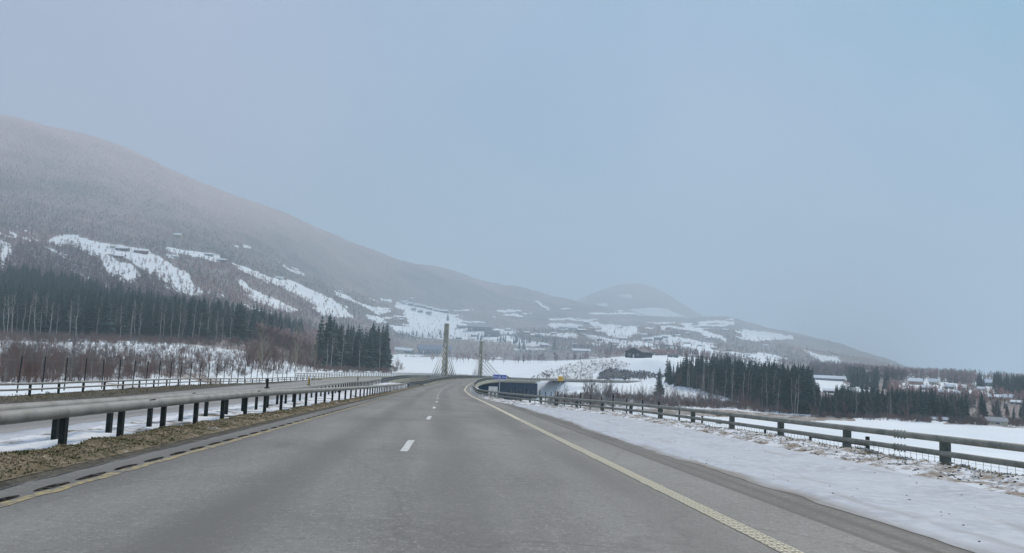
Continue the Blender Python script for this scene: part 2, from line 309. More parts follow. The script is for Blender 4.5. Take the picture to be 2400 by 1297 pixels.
def attr_mix_terrain():
    m = bpy.data.materials.new('snowy_ground'); t, ns, ls, p = nodes(m)
    g = ns.new('ShaderNodeNewGeometry'); pos = g.outputs['Position']
    def noise(sc, det, ro=.55):
        n = ns.new('ShaderNodeTexNoise'); n.inputs['Scale'].default_value = sc; n.inputs['Detail'].default_value = det; n.inputs['Roughness'].default_value = ro; ls.new(pos, n.inputs['Vector']); return n.outputs[0]
    def col(f, a, b):
        x = ns.new('ShaderNodeMix'); x.data_type = 'RGBA'
        if hasattr(f, 'links'): ls.new(f, x.inputs[0])
        for i, c in ((6, a), (7, b)):
            if isinstance(c, tuple): x.inputs[i].default_value = (*c, 1)
            else: ls.new(c, x.inputs[i])
        return x.outputs[2]
    def rng(v, lo, hi, a=0, b=1):
        r = ns.new('ShaderNodeMapRange'); r.inputs[1].default_value = lo; r.inputs[2].default_value = hi; r.inputs[3].default_value = a; r.inputs[4].default_value = b; ls.new(v, r.inputs[0]); return r.outputs[0]
    def at(n):
        a = ns.new('ShaderNodeAttribute'); a.attribute_name = n; return a.outputs['Fac']
    def op(o, a, b):
        x = ns.new('ShaderNodeMath'); x.operation = o
        for i, v in ((0, a), (1, b)):
            if isinstance(v, (int, float)): x.inputs[i].default_value = v
            else: ls.new(v, x.inputs[i])
        return x.outputs[0]
    snow = col(rng(noise(.05, 4), .4, .7), (.82, .86, .89), (.74, .79, .83))
    floor = col(rng(noise(.012, 5), .4, .62), (.25, .20, .185), (.17, .155, .15))
    sz = ns.new('ShaderNodeSeparateXYZ'); ls.new(pos, sz.inputs[0])
    floor = col(op('MULTIPLY', rng(noise(.11, 6, .7), .54, .7, 0, .7), rng(sz.outputs[2], 60, 260, 1, .12)), floor, (.62, .63, .66))
    floor = col(rng(noise(.0035, 4, .5), .45, .6, 0, .5), floor, (.11, .115, .12))
    dry = col(rng(noise(.9, 6), .4, .65), (.30, .22, .17), (.12, .10, .075))
    c = col(rng(op('ADD', at('wood'), op('MULTIPLY', op('SUBTRACT', noise(.035, 8, .72), .5), 2.1)), .42, .62), snow, floor)
    c = col(rng(op('ADD', at('scrub'), op('MULTIPLY', op('SUBTRACT', noise(.3, 9, .8), .5), 2.2)), .38, .85), c, dry)
    c = col(rng(op('ADD', at('rock'), op('MULTIPLY', op('SUBTRACT', noise(.15, 6), .5), 1.2)), .5, .7), c, col(rng(noise(.6, 6), .35, .65), (.05, .05, .055), (.14, .135, .14)))
    ls.new(c, p.inputs['Base Color']); p.inputs['Roughness'].default_value = .85; p.inputs['Specular IOR Level'].default_value = .15
    b = ns.new('ShaderNodeBump'); b.inputs['Strength'].default_value = .6; b.inputs['Distance'].default_value = .5; ls.new(noise(.8, 7, .6), b.inputs['Height']); ls.new(b.outputs[0], p.inputs['Normal'])
    return m
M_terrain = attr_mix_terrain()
idx = np.arange(NA*NR).reshape(NA, NR)
quads = np.stack([idx[:-1, :-1], idx[1:, :-1], idx[1:, 1:], idx[:-1, 1:]], -1).reshape(-1, 4)[:, ::-1]
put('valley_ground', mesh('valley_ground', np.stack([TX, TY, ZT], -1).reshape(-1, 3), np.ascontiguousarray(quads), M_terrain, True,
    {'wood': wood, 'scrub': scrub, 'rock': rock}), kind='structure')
# a plain skirt behind and below everything so that the ground goes on outside the view
put('ground', mesh('ground', [(-9000,-3000,-20),(9000,-3000,-20),(9000,12000,-20),(-9000,12000,-20)], [(0,1,2,3)], mat('far_snow', (.7,.73,.76), .9)), kind='structure')

def gz(x, y):
    az = math.atan2(x, y); r = math.hypot(x, y); i = int(round((az-AZ[0])/(AZ[1]-AZ[0]))); i = min(max(i, 0), NA-1)
    return float(np.interp(r, R[i], ZT[i]))
def hit(px, py, dmin=40, dmax=1e9):
    v = ray(px, py); az = math.atan2(v[0], v[1]); i = int(round((az-AZ[0])/(AZ[1]-AZ[0])))
    if i < 0 or i >= NA: return None
    te = v[2]/math.hypot(v[0], v[1]); r = R[i]; df = ZT[i]-(CAM[2]+te*r); k = np.where((df >= 0) & (r > dmin) & (r < dmax))[0]
    if not len(k): return None
    k = k[0]
    rr = r[k] if k == 0 or df[k-1] >= 0 else r[k-1]+(r[k]-r[k-1])*(-df[k-1])/(df[k]-df[k-1])
    x, y = rr*math.sin(az), rr*math.cos(az); return np.array([x, y, gz(x, y)]), rr
def clear_of_road(x, y, m=1.5):
    az = math.atan2(x, y); i = min(max(int(round((az-AZ[0])/(AZ[1]-AZ[0]))), 0), NA-1)
    j = int(np.searchsorted(R[i], math.hypot(x, y))); return j >= NR or EX[i, j] > m

# far mountain behind the ridge, its own body
def far_mountain():
    sky_ = [(1180,800),(1250,745),(1330,712),(1400,684),(1440,668),(1490,661),(1540,674),(1600,712),(1650,742),(1720,790),(1800,830)]
    az = np.array([math.atan2(*ray(x, y)[:2]) for x, y in sky_]); A = np.linspace(az[0], az[-1], 170)
    el = smooth1(np.interp(A, az, [ray(x, y)[2]/math.hypot(*ray(x, y)[:2]) for x, y in sky_]), 4)
    rr = np.concatenate([np.linspace(4400, 5600, 70), [6000, 6500]]); V = []
    for a, e in zip(A, el):
        s = np.clip((rr-4400)/1200, 0, 1); z = -20+(e*5600+20)*(s**.85); z[-2:] = [(e*5600)*.8, -20]
        V.append(np.stack([rr*math.sin(a), rr*math.cos(a), z], -1))
    V = np.array(V); V[..., 2] += (fbm(V[..., 0]/500, V[..., 1]/500, 4)*40)*np.sin(np.linspace(0, PI, len(rr)))[None, :]
    px, py, _ = project(V); wd = np.ones(px.shape)
    for pl in ([(1445,692),(1480,690),(1482,700),(1460,697)],[(1470,725),(1520,722),(1550,728),(1600,742),(1540,743),(1500,736)],[(1520,720),(1560,724),(1612,744),(1580,741)],[(1395,712),(1425,711),(1425,720),(1400,716)],[(1360,700),(1375,700),(1370,704)]):
        wd = np.where(inpoly(px, py, pl), 0, wd)
    a, b = px.shape; ii = np.arange(a*b).reshape(a, b)
    q = np.stack([ii[:-1, :-1], ii[:-1, 1:], ii[1:, 1:], ii[1:, :-1]], -1).reshape(-1, 4)
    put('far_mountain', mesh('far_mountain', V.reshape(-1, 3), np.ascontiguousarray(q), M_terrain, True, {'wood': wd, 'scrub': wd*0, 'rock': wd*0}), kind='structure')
far_mountain()

# ------------------------------------------------------------------ haze
def haze():
    m = bpy.data.materials.new('pale_haze'); m.use_nodes = True; t = m.node_tree; t.nodes.clear()
    o = t.nodes.new('ShaderNodeOutputMaterial'); v = t.nodes.new('ShaderNodeVolumePrincipled'); t.links.new(v.outputs[0], o.inputs['Volume'])
    v.inputs['Color'].default_value = (.675, .80, .89, 1); v.inputs['Density'].default_value = 3.35e-4; v.inputs['Anisotropy'].default_value = 0
    b = MB().box(-9500, 9500, -3500, 12500, -21.5, 1060); put('haze', b.mesh('haze', m), kind='stuff')
haze()

# ------------------------------------------------------------------ road sheets
TS = np.unique(np.concatenate([np.arange(-14, 70, .35), np.arange(70, 150, 1), np.arange(150, 556, 2)]))
def loft(name, m, ts, cross, kind='structure', rough=0.0, edge=0.0, attrs=None, smooth=True, lab=None):
    """cross: list of (offset function, height function)"""
    g = []
    for k, (of, dz) in enumerate(cross):
        o = of(ts) if callable(of) else of+0*ts; z = dz(ts) if callable(dz) else dz+0*ts
        g.append(P(ts, o, z))
    V = np.stack(g, 1)
    if edge:
        for k in (0, -1): V[:, k, 0] += edge*(.45*fbm(ts*.22+k*77, ts*0+5, 2)+.45*fbm(ts*1.3+k*31, ts*0+9, 5))
    if rough: V[:, 1:-1, 2] += rough*(fbm(V[:, 1:-1, 0]*2.2, V[:, 1:-1, 1]*1.6, 4))
    n, c = V.shape[:2]; ii = np.arange(n*c).reshape(n, c)
    q = np.stack([ii[:-1, :-1], ii[:-1, 1:], ii[1:, 1:], ii[1:, :-1]], -1).reshape(-1, 4)
    at = {'lat': np.linspace(0, 1, c)[None, :]+0*V[..., 0]}
    return put(name, mesh(name, V.reshape(-1, 3), np.ascontiguousarray(q), m, smooth, at), kind=kind)
def between(a, b, n, za=0., zb=0., bulge=0.):
    """n+1 section lines from line a to line b"""
    f = lambda g: (g if callable(g) else (lambda t: g+0*t)); a, b = f(a), f(b); r = []
    for k in range(n+1):
        u = k/n; r.append(((lambda t, u=u: a(t)*(1-u)+b(t)*u), za*(1-u)+zb*u+bulge*4*u*(1-u)))
    return r
def asphalt(name, base, light, track=(.16, .62)):
    m = bpy.data.materials.new(name); t, ns, ls, p = nodes(m)
    g = ns.new('ShaderNodeNewGeometry'); mp = ns.new('ShaderNodeMapping'); ls.new(g.outputs['Position'], mp.inputs[0]); mp.inputs['Scale'].default_value = (1, .12, 1)
    def noise(sc, det, src, ro=.5):
        n = ns.new('ShaderNodeTexNoise'); n.inputs['Scale'].default_value = sc; n.inputs['Detail'].default_value = det; n.inputs['Roughness'].default_value = ro; ls.new(src, n.inputs['Vector']); return n.outputs[0]
    def mix(f, a, b, lo, hi, amt=1):
        r = ns.new('ShaderNodeMapRange'); r.inputs[1].default_value = lo; r.inputs[2].default_value = hi; r.inputs[4].default_value = amt; ls.new(f, r.inputs[0])
        x = ns.new('ShaderNodeMix'); x.data_type = 'RGBA'; ls.new(r.outputs[0], x.inputs[0])
        for i, c in ((6, a), (7, b)):
            if isinstance(c, tuple): x.inputs[i].default_value = (*c, 1)
            else: ls.new(c, x.inputs[i])
        return x.outputs[2]
    c = mix(noise(.9, 6, mp.outputs[0]), base, light, .35, .68)
    c = mix(noise(.22, 3, g.outputs['Position']), c, tuple(v*.78 for v in base), .48, .72, .8)
    c = mix(noise(7, 7, g.outputs['Position'], .75), c, tuple(min(1, v*1.22) for v in light), .52, .66, .7)
    c = mix(noise(10, 7, g.outputs['Position'], .8), c, tuple(v*.62 for v in base), .53, .66, .65)
    c = mix(noise(30, 2, g.outputs['Position']), c, tuple(min(1, v*1.7) for v in light), .60, .72, .75)     # pale aggregate
    c = mix(noise(42, 2, g.outputs['Position']), c, tuple(v*.45 for v in base), .60, .72, .7)
    vor = ns.new('ShaderNodeTexVoronoi'); vor.inputs['Scale'].default_value = 13; ls.new(g.outputs['Position'], vor.inputs['Vector'])
    inv = ns.new('ShaderNodeMath'); inv.operation = 'SUBTRACT'; inv.inputs[0].default_value = 1; ls.new(vor.outputs['Distance'], inv.inputs[1])
    c = mix(inv.outputs[0], c, tuple(min(1, v*2.0) for v in light), .90, .96, .55)
    cr = ns.new('ShaderNodeTexVoronoi'); cr.feature = 'DISTANCE_TO_EDGE'; cr.inputs['Scale'].default_value = .28
    w_ = ns.new('ShaderNodeMapping'); w_.inputs['Scale'].default_value = (1, .3, 1); nz = ns.new('ShaderNodeTexNoise'); nz.inputs['Scale'].default_value = .8; nz.inputs['Detail'].default_value = 5
    ls.new(g.outputs['Position'], nz.inputs['Vector']); va = ns.new('ShaderNodeVectorMath'); va.operation = 'ADD'; ls.new(g.outputs['Position'], va.inputs[0]); ls.new(nz.outputs['Color'], va.inputs[1])
    ls.new(va.outputs[0], w_.inputs[0]); ls.new(w_.outputs[0], cr.inputs['Vector'])
    i2 = ns.new('ShaderNodeMath'); i2.operation = 'SUBTRACT'; i2.inputs[0].default_value = 1; ls.new(cr.outputs['Distance'], i2.inputs[1])
    c = mix(i2.outputs[0], c, tuple(v*.6 for v in base), .992, .999, .35)
    la = ns.new('ShaderNodeAttribute'); la.attribute_name = 'lat'; lm = ns.new('ShaderNodeMath'); lm.operation = 'MULTIPLY'; lm.inputs[1].default_value = 25.0; ls.new(la.outputs['Fac'], lm.inputs[0])
    sn = ns.new('ShaderNodeMath'); sn.operation = 'SINE'; ls.new(lm.outputs[0], sn.inputs[0]); hf = ns.new('ShaderNodeMath'); hf.operation = 'MULTIPLY_ADD'; hf.inputs[1].default_value = .5; hf.inputs[2].default_value = .5; ls.new(sn.outputs[0], hf.inputs[0])
    nz2 = ns.new('ShaderNodeMath'); nz2.operation = 'MULTIPLY'; ls.new(hf.outputs[0], nz2.inputs[0]); ls.new(noise(.6, 5, mp.outputs[0]), nz2.inputs[1])
    c = mix(nz2.outputs[0], c, tuple(v*.74 for v in base), .22, .62, .85)          # polished wheel tracks
    ls.new(c, p.inputs['Base Color']); p.inputs['Roughness'].default_value = .72; p.inputs['Specular IOR Level'].default_value = .32
    b = ns.new('ShaderNodeBump'); b.inputs['Strength'].default_value = .55; b.inputs['Distance'].default_value = .006; ls.new(noise(55, 3, g.outputs['Position']), b.inputs['Height']); ls.new(b.outputs[0], p.inputs['Normal'])
    return m
M_asph = asphalt('salted_asphalt', (.185, .178, .166), (.25, .243, .226))
M_asph2 = asphalt('pale_asphalt', (.27, .26, .245), (.33, .32, .305))
M_damp = asphalt('damp_dirty_asphalt', (.12, .115, .105), (.19, .18, .17))
road_l = lambda t: oAspL(t)
loft('road', M_asph, TS, between(oAspL, lambda t: oLineR(t)+1.15, 10))
# dirty shoulder outside the right line, fades to snow
loft('shoulder', M_damp, TS[TS < 150], between(lambda t: oLineR(t)+1.12, lambda t: np.minimum(oLineR(t)+2.6, oRailR(t)-.2), 4, -.003, .0))
oppT = TS
loft('opposite_road', M_asph2, TS, [(f, (lambda t, z=z: oppdz(t)+z)) for f, z in between(oOppF, oOppN, 6)])

def verge_mat(name, cols, snow_amt, scale=3.0):
    m = bpy.data.materials.new(name); t, ns, ls, p = nodes(m); g = ns.new('ShaderNodeNewGeometry'); pos = g.outputs['Position']
    def noise(sc, det, ro=.6):
        n = ns.new('ShaderNodeTexNoise'); n.inputs['Scale'].default_value = sc; n.inputs['Detail'].default_value = det; n.inputs['Roughness'].default_value = ro; ls.new(pos, n.inputs['Vector']); return n.outputs[0]
    def mix(f, a, b, lo, hi):
        r = ns.new('ShaderNodeMapRange'); r.inputs[1].default_value = lo; r.inputs[2].default_value = hi; ls.new(f, r.inputs[0])
        x = ns.new('ShaderNodeMix'); x.data_type = 'RGBA'; ls.new(r.outputs[0], x.inputs[0])
        for i, c in ((6, a), (7, b)):
            if isinstance(c, tuple): x.inputs[i].default_value = (*c, 1)
            else: ls.new(c, x.inputs[i])
        return x.outputs[2]
    c = mix(noise(scale, 6), cols[0], cols[1], .38, .62); c = mix(noise(scale*3.1, 5), c, cols[2], .5, .68)
    th = 1-snow_amt; c = mix(noise(scale*.55, 7, .68), c, (.74, .76, .79), th-.05, th+.05)
    ls.new(c, p.inputs['Base Color']); p.inputs['Roughness'].default_value = .9; p.inputs['Specular IOR Level'].default_value = .15
    b = ns.new('ShaderNodeBump'); b.inputs['Strength'].default_value = .9; b.inputs['Distance'].default_value = .05; ls.new(noise(scale*4, 6), b.inputs['Height']); ls.new(b.outputs[0], p.inputs['Normal'])
    return m
M_grass = verge_mat('withered_grass', ((.27, .21, .15), (.15, .125, .075), (.05, .055, .032)), .33, 2.2)
M_mud = verge_mat('muddy_verge', ((.11, .10, .08), (.06, .055, .045), (.16, .14, .11)), .2)
M_medsnow = verge_mat('old_snow_with_debris', ((.14, .12, .09), (.24, .19, .14), (.08, .08, .06)), .56, 1.3)
M_bank = verge_mat('sanded_snow_bank', ((.27, .22, .17), (.42, .38, .35), (.13, .11, .08)), .50, 3.4)
def snow_mat():
    m = mat('ploughed_snow', (.47, .495, .54), .75, .25, [(.8, (.37, .39, .43), .42, .7, 5), (5, (.53, .55, .59), .45, .65, 4), (26, (.35, .33, .31), .69, .8, 3)], bump=(4, .25, .04), coords='World')
    t = m.node_tree; ns, ls = t.nodes, t.links; p = ns['Principled BSDF']; src = p.inputs['Base Color'].links[0].from_socket
    g = ns.new('ShaderNodeNewGeometry'); mp = ns.new('ShaderNodeMapping'); mp.inputs['Scale'].default_value = (2.2, .22, 1); ls.new(g.outputs['Position'], mp.inputs[0])
    n = ns.new('ShaderNodeTexNoise'); n.inputs['Scale'].default_value = 1.1; n.inputs['Detail'].default_value = 7; n.inputs['Roughness'].default_value = .6; ls.new(mp.outputs[0], n.inputs['Vector'])
    a = ns.new('ShaderNodeAttribute'); a.attribute_name = 'lat'
    r = ns.new('ShaderNodeMapRange'); r.inputs[1].default_value = 0; r.inputs[2].default_value = .09; r.inputs[3].default_value = .34; r.inputs[4].default_value = 0; ls.new(a.outputs['Fac'], r.inputs[0])
    ad = ns.new('ShaderNodeMath'); ls.new(n.outputs[0], ad.inputs[0]); ls.new(r.outputs[0], ad.inputs[1])
    r2 = ns.new('ShaderNodeMapRange'); r2.inputs[1].default_value = .56; r2.inputs[2].default_value = .86; ls.new(ad.outputs[0], r2.inputs[0])
    x = ns.new('ShaderNodeMix'); x.data_type = 'RGBA'; ls.new(r2.outputs[0], x.inputs[0]); ls.new(src, x.inputs[6]); x.inputs[7].default_value = (.27, .25, .225, 1); ls.new(x.outputs[2], p.inputs['Base Color'])
    return m
M_snow = snow_mat()
# left: muddy gutter, withered grass ridge, snow strip, far verge
TN = TS[TS < 152]
loft('gutter', M_mud, TN, [(lambda t: oAspL(t)+.02, -.004), (lambda t: oAspL(t)-.10, .0), (lambda t: oAspL(t)-.24, .03)], edge=.06)
n_ = 9
loft('grass_verge', M_grass, TN, [((lambda t, u=k/n_: (oAspL(t)-.2)*(1-u)+(oRailA(t)+.05)*u), .03+.11*math.sin(min(1, k/n_*1.5)*PI*.5)-(.09 if k == n_ else 0)) for k in range(n_+1)], rough=.11)
loft('median_snow', M_medsnow, TN, [((lambda t, u=k/8: (oRailA(t)+.25)*(1-u)+(oOppN(t)+.02)*u), (lambda t, k=k: .05+.0+oppdz(t)*k/8)) for k in range(9)], rough=.10)
loft('snow_strip', M_snow, TN[TN < 120], [((lambda t: np.minimum(oOppN(t)+.75, oRailB(t)-.15)), (lambda t: oppdz(t)-.02)), ((lambda t: np.minimum(oOppN(t)+.62, oRailB(t)-.3)), (lambda t: oppdz(t)+.085)), ((lambda t: oOppN(t)+.1), (lambda t: oppdz(t)+.075)), (oOppN, (lambda t: oppdz(t)+.006))], edge=.3, rough=.03)
loft('far_verge', M_mud, TN, [((lambda t, u=k/8: (oOppF(t)+.03)*(1-u)+(oRailC(t)-.9)*u), (lambda t, k=k: oppdz(t)+(-.004 if k == 0 else .04+.05*math.sin(k))-.03*k)) for k in range(9)], rough=.22, edge=.12)
# right: ploughed snow on the shoulder, sanded bank up to the guardrail
TR = TS[TS < 96]
snL = lambda t: np.minimum(oLineR(t)+1.85+.1*np.sin(t*.21), oRailR(t)-.9)
snR = lambda t: np.maximum(oRailR(t)-2.0-.5*np.exp(-(t-10)**2/300), snL(t)+.02)
taper = lambda t: np.clip((72-t)/20, 0, 1)
loft('ploughed_snow', M_snow, TR[TR < 74], [((lambda t, u=k/8: snL(t)*(1-u*taper(t))+snR(t)*u*taper(t)), (lambda t, k=k: (.004 if k == 0 else (.05 if k < 7 else .09))*np.clip((75-t)/10, .1, 1))) for k in range(9)], edge=.34, rough=.05)
TB = TS[TS < 152]
bk0 = lambda t: np.where(t < 72, snR(t)*taper(t)+(1-taper(t))*(oLineR(t)+.9)-.05, oLineR(t)+.85)
loft('sanded_bank', M_bank, TB, [((lambda t, u=k/9: bk0(t)*(1-u)+(oRailR(t)+1.15)*u), [.0, .055, .09, .11, .13, .10, .06, -.03, -.16, -.75][k]) for k in range(10)], rough=.16, edge=.1)

# ------------------------------------------------------------------ painted lines
M_white = mat('worn_white_paint', (.62, .62, .60), .7, .3, [(14, (.24, .235, .23), .60, .68, 5)], coords='World')
M_cream = mat('cream_yellow_paint', (.60, .545, .41), .7, .3, [(9, (.30, .28, .24), .56, .72, 5)], coords='World')
M_yellow = mat('worn_yellow_paint', (.40, .32, .16), .75, .3, [(7, (.18, .175, .165), .44, .6, 5)], coords='World')
def stripe(name, m, ts, of, w_, z=.006, label=None, cat=None, kind='structure', group=None, jit=0.01):
    a = P(ts, of(ts)-w_/2+jit*fbm(ts*3, ts*0), z); b = P(ts, of(ts)+w_/2+jit*fbm(ts*3+50, ts*0), z); V = np.stack([a, b], 1).reshape(-1, 3)
    n = len(ts); i = np.arange(n-1)*2; q = np.stack([i, i+1, i+3, i+2], -1)
    return put(name, mesh(name, V, q, m), kind=kind, label=label, cat=cat, group=group)
stripe('edge_line', M_cream, TS[TS < 340], oLineR, .22, .006, jit=.03)
stripe('yellow_edge_line', M_yellow, TS[TS < 340], oLineL, .16, .006, jit=.05)
stripe('opposite_edge_line', M_white, TS[(TS > 5) & (TS < 340)], lambda t: oOppF(t)+.75, .14, .008+.0, jit=.01) if False else None
k = 0; t_ = 5.0
dashes = [(3.2, 6.3), (17.0, 20.2), (31.2, 34.3), (44.0, 47.0), (57.0, 60.0), (69.5, 72.5), (82, 85), (94.5, 97.5), (107, 110), (119, 122), (131, 134), (143, 146)]
for a, b in dashes:
    stripe('lane_dash', M_white, np.linspace(a, b, 6), oDash, .16 if a > 10 else .15, .006, jit=.012)
# raised ribs of the profiled right-hand line
mb = MB(); V = []; Fq = []
for t in np.arange(3.5, 34, .085):
    for j in range(4):
        o = float(oLineR(t))-.088+j*.058+random.uniform(-.004, .004); c = P(t+(.02 if j % 2 else 0), o, .006)
        b = len(V); h = .009; dx, dy = .021, .026
        V += [(c[0]-dx, c[1]-dy, c[2]), (c[0]+dx, c[1]-dy, c[2]), (c[0]+dx, c[1]+dy, c[2]), (c[0]-dx, c[1]+dy, c[2]), (c[0]-dx*.6, c[1]-dy*.6, c[2]+h), (c[0]+dx*.6, c[1]-dy*.6, c[2]+h), (c[0]+dx*.6, c[1]+dy*.6, c[2]+h), (c[0]-dx*.6, c[1]+dy*.6, c[2]+h)]
        Fq += [(b+4, b+5, b+6, b+7), (b, b+1, b+5, b+4), (b+1, b+2, b+6, b+5), (b+2, b+3, b+7, b+6), (b+3, b, b+4, b+7)]
put('line_ribs', mesh('line_ribs', V, Fq, mat('cream_rib', (.66, .59, .44), .6)), kind='stuff')
V = []; Fq = []     # grit and grooves between the ribs
for t in np.arange(3.5, 34, .17):
    c0, c1 = P(t+.045, float(oLineR(t))-.1, .0095), P(t+.045, float(oLineR(t))+.1, .0095); b = len(V)
    V += [tuple(c0), tuple(c1), (c1[0], c1[1]+.022, c1[2]), (c0[0], c0[1]+.022, c0[2])]; Fq.append((b, b+1, b+2, b+3))
put('line_grit', mesh('line_grit', V, Fq, mat('grit', (.26, .22, .17), .9)), kind='stuff')
# milled rumble hollows along the left line
M_hollow = mat('black_hollow', (.018, .017, .016), 1.0, 0.0, [(11, (.10, .095, .085), .48, .62, 6)], coords='World')  # flat blackish ovals with paler specks, laid on top of the asphalt
t = 8.2
hollows = []
while t < 46: hollows.append(t); t += 1.16
for t in hollows:
    V = []; n = 14; hl = random.uniform(.28, .44); t += random.uniform(-.06, .06)
    for j in range(n):
        a = 2*PI*j/n; V.append(P(t+hl*math.cos(a)*(1+.25*random.random()), float(oLineL(t))-.17+.055*math.sin(a)*(1+.3*random.random()), .0065))
    put('rumble_hollow', mesh('rumble_hollow', V, [tuple(range(n))], M_hollow), kind='structure')
stripe('tar_joint', mat('tar_joint', (.03, .03, .03), .6), TS[(TS > 44) & (TS < 130)], lambda t: oLineL(t)-.17, .07, .0062, jit=.04)
stripe('tar_seam', mat('tar_seam', (.05, .05, .048), .6), TS[(TS > -14) & (TS < 130)], lambda t: oAspL(t)+.05, .05, .0058, jit=.05)

# ------------------------------------------------------------------ guardrails
M_pipe = mat('weathered_galvanised_pipe', (.28, .275, .26), .6, .4, [(2.2, (.19, .19, .175), .42, .66, 5), (40, (.34, .335, .32), .55, .7, 3)], metal=.2, coords='World')
M_pipeR = mat('green_stained_pipe', (.28, .28, .24), .55, .4, [(2.5, (.16, .18, .15), .42, .66, 6), (16, (.32, .32, .29), .52, .72, 4)], metal=.1, coords='World')
M_post = mat('dark_steel_post', (.016, .022, .022), .75, .2, [(9, (.04, .045, .042), .5, .7, 4)])
M_postR = mat('grey_green_post', (.115, .13, .115), .6, .4, [(7, (.06, .075, .065), .45, .66, 5)])
def pipe(name, parent, m, ts, of, dz, rad, n=12):
    pts = P(ts, of(ts), dz(ts) if callable(dz) else dz); return put(name, MB().tube([Vector(p) for p in pts], rad, n).mesh(name, m, True), parent)
def root(name, label, cat, loc=(0, 0, 0), rot=None, group=None, scale=None):
    return put(name, None, None, loc, rot, scale, label, cat, group)
def posts(parent, ts, of, dz0, h, me, dzf=lambda t: 0.0, name='post'):
    for t in ts:
        p = P(t, float(of(t)), dz0+float(dzf(t))); put(name, me, parent, p, (0, 0, heading(t)+random.uniform(-.02, .02)), (1, 1, h))
def ipost(w_, d_, m, name='post'):
    b = MB(); b.box(-w_/2, w_/2, -d_/2, -d_/2+.012, 0, 1); b.box(-w_/2, w_/2, d_/2-.012, d_/2, 0, 1); b.box(-.01, .01, -d_/2+.012, d_/2-.012, 0, 1); return b.mesh(name, m)
def cpost(w_, d_, m, name='post'):
    return MB().box(-w_/2, w_/2, -d_/2, d_/2, 0, 1).mesh(name, m)
def coupling(of, t, dz, rad, m, n_bolts=4):
    """sleeve joint with bolts"""
    b = MB(); a = P(t-.28, float(of(t-.28)), dz); c = P(t+.28, float(of(t+.28)), dz); a, c = Vector(a), Vector(c)
    b.tube([a, c], rad+.006, 12)
    for k in range(n_bolts):
        q = a.lerp(c, (k+.5)/n_bolts)
        b.tube([q+Vector((0, 0, -rad-.03)), q+Vector((0, 0, -rad+.0))], .022, 6); b.tube([q+Vector((0, 0, rad-.0)), q+Vector((0, 0, rad+.02))], .018, 6)
    return b.mesh('coupling', m)
tsA = np.arange(-13, 128, 1.5)
rA = root('guardrail', 'single fat grey pipe guardrail on black posts beside the left lane line', 'guardrail')
pA = cpost(.10, .125, M_post)
HAf = lambda t: np.interp(t, [10, 30], [.77, .93]); HBf = lambda t: np.interp(t, [10, 34], [.80, .90]); HA = .93; RAD = .112
pipe('pipe', rA, M_pipe, tsA, oRailA, lambda t: HAf(t)-RAD, RAD, 16)
for t in np.arange(-12, 128, 2.55)+1.4: posts(rA, [t], oRailA, -.15, float(HAf(t))-RAD+.05, pA)
for t in (11.3, 23.3, 35.3): put('coupling_mark', MB().tube([Vector(P(t, float(oRailA(t)), float(HAf(t))-RAD)), Vector(P(t+.012, float(oRailA(t)), float(HAf(t))-RAD))], RAD+.004, 16).mesh('coupling_mark', M_post), rA)
for t in (11.0, 19.0, 29):
    c = Vector(P(t, float(oRailA(t)), float(HAf(t))-RAD)); a = math.radians(52); q = c+Vector((math.cos(a), 0, math.sin(a)))*(RAD+.003)
    b = MB()
    for k in range(8): b.box(-.004, .004, -.2+k*.05, -.2+k*.05+.034-(k % 3)*.008, -.016, .016)
    put('stamped_mark', b.mesh('stamped_mark', M_post), rA, q, (0, math.radians(-38), 0), kind='stuff')
rB = root('guardrail', 'second fat grey pipe guardrail behind the near one, edging the opposite carriageway', 'guardrail')
tsB = np.arange(-13, 140, 1.5); oppz = lambda t: oppdz(t)
pipe('pipe', rB, M_pipe, tsB, oRailB, lambda t: HBf(t)-RAD+oppdz(t), RAD, 16)
for t in np.arange(-12, 139, 2.55)+.4: posts(rB, [t], oRailB, -.1, float(HBf(t))-RAD, pA, lambda t: float(oppdz(t)))
for t in (13.5, 25, 36):
    c = Vector(P(t, float(oRailB(t)), float(HBf(t))-RAD)); a = math.radians(60); q = c+Vector((math.cos(a), 0, math.sin(a)))*(RAD+.003)
    b = MB()
    for k in range(7): b.box(-.004, .004, -.2+k*.055, -.2+k*.055+.036, -.015, .015)
    put('stamped_mark', b.mesh('stamped_mark', M_post), rB, q, (0, math.radians(-30), 0), kind='stuff')
# right guardrail, two pipes
HR = .72
rR = root('guardrail', 'green-grey two-pipe guardrail on wide posts along the snowy right shoulder', 'guardrail')
tsR = np.arange(-13, 150, 1.5)
drop = lambda t: -.02*np.clip((40-np.asarray(t, float))/40, 0, 1)
pipe('upper_pipe', rR, M_pipeR, tsR, oRailR, lambda t: HR-.075+drop(t), .078, 14)
pipe('lower_pipe', rR, M_pipeR, tsR, lambda t: oRailR(t), lambda t: HR-.40+drop(t), .066, 14)
pR = cpost(.15, .2, M_postR)
for t in np.concatenate([np.arange(-8.9, 60, 4.35), np.arange(60, 150, 3.2)]):
    p = P(t, float(oRailR(t))+.05, -.16); put('post', pR, rR, p, (0, 0, heading(t)), (1, 1, HR+.06))
for t in (18.9, 31.5, 44): 
    put('coupling', coupling(lambda x: oRailR(x), t, HR-.085, .078, M_pipeR), rR); put('coupling', coupling(lambda x: oRailR(x), t, HR-.41, .066, M_pipeR), rR)
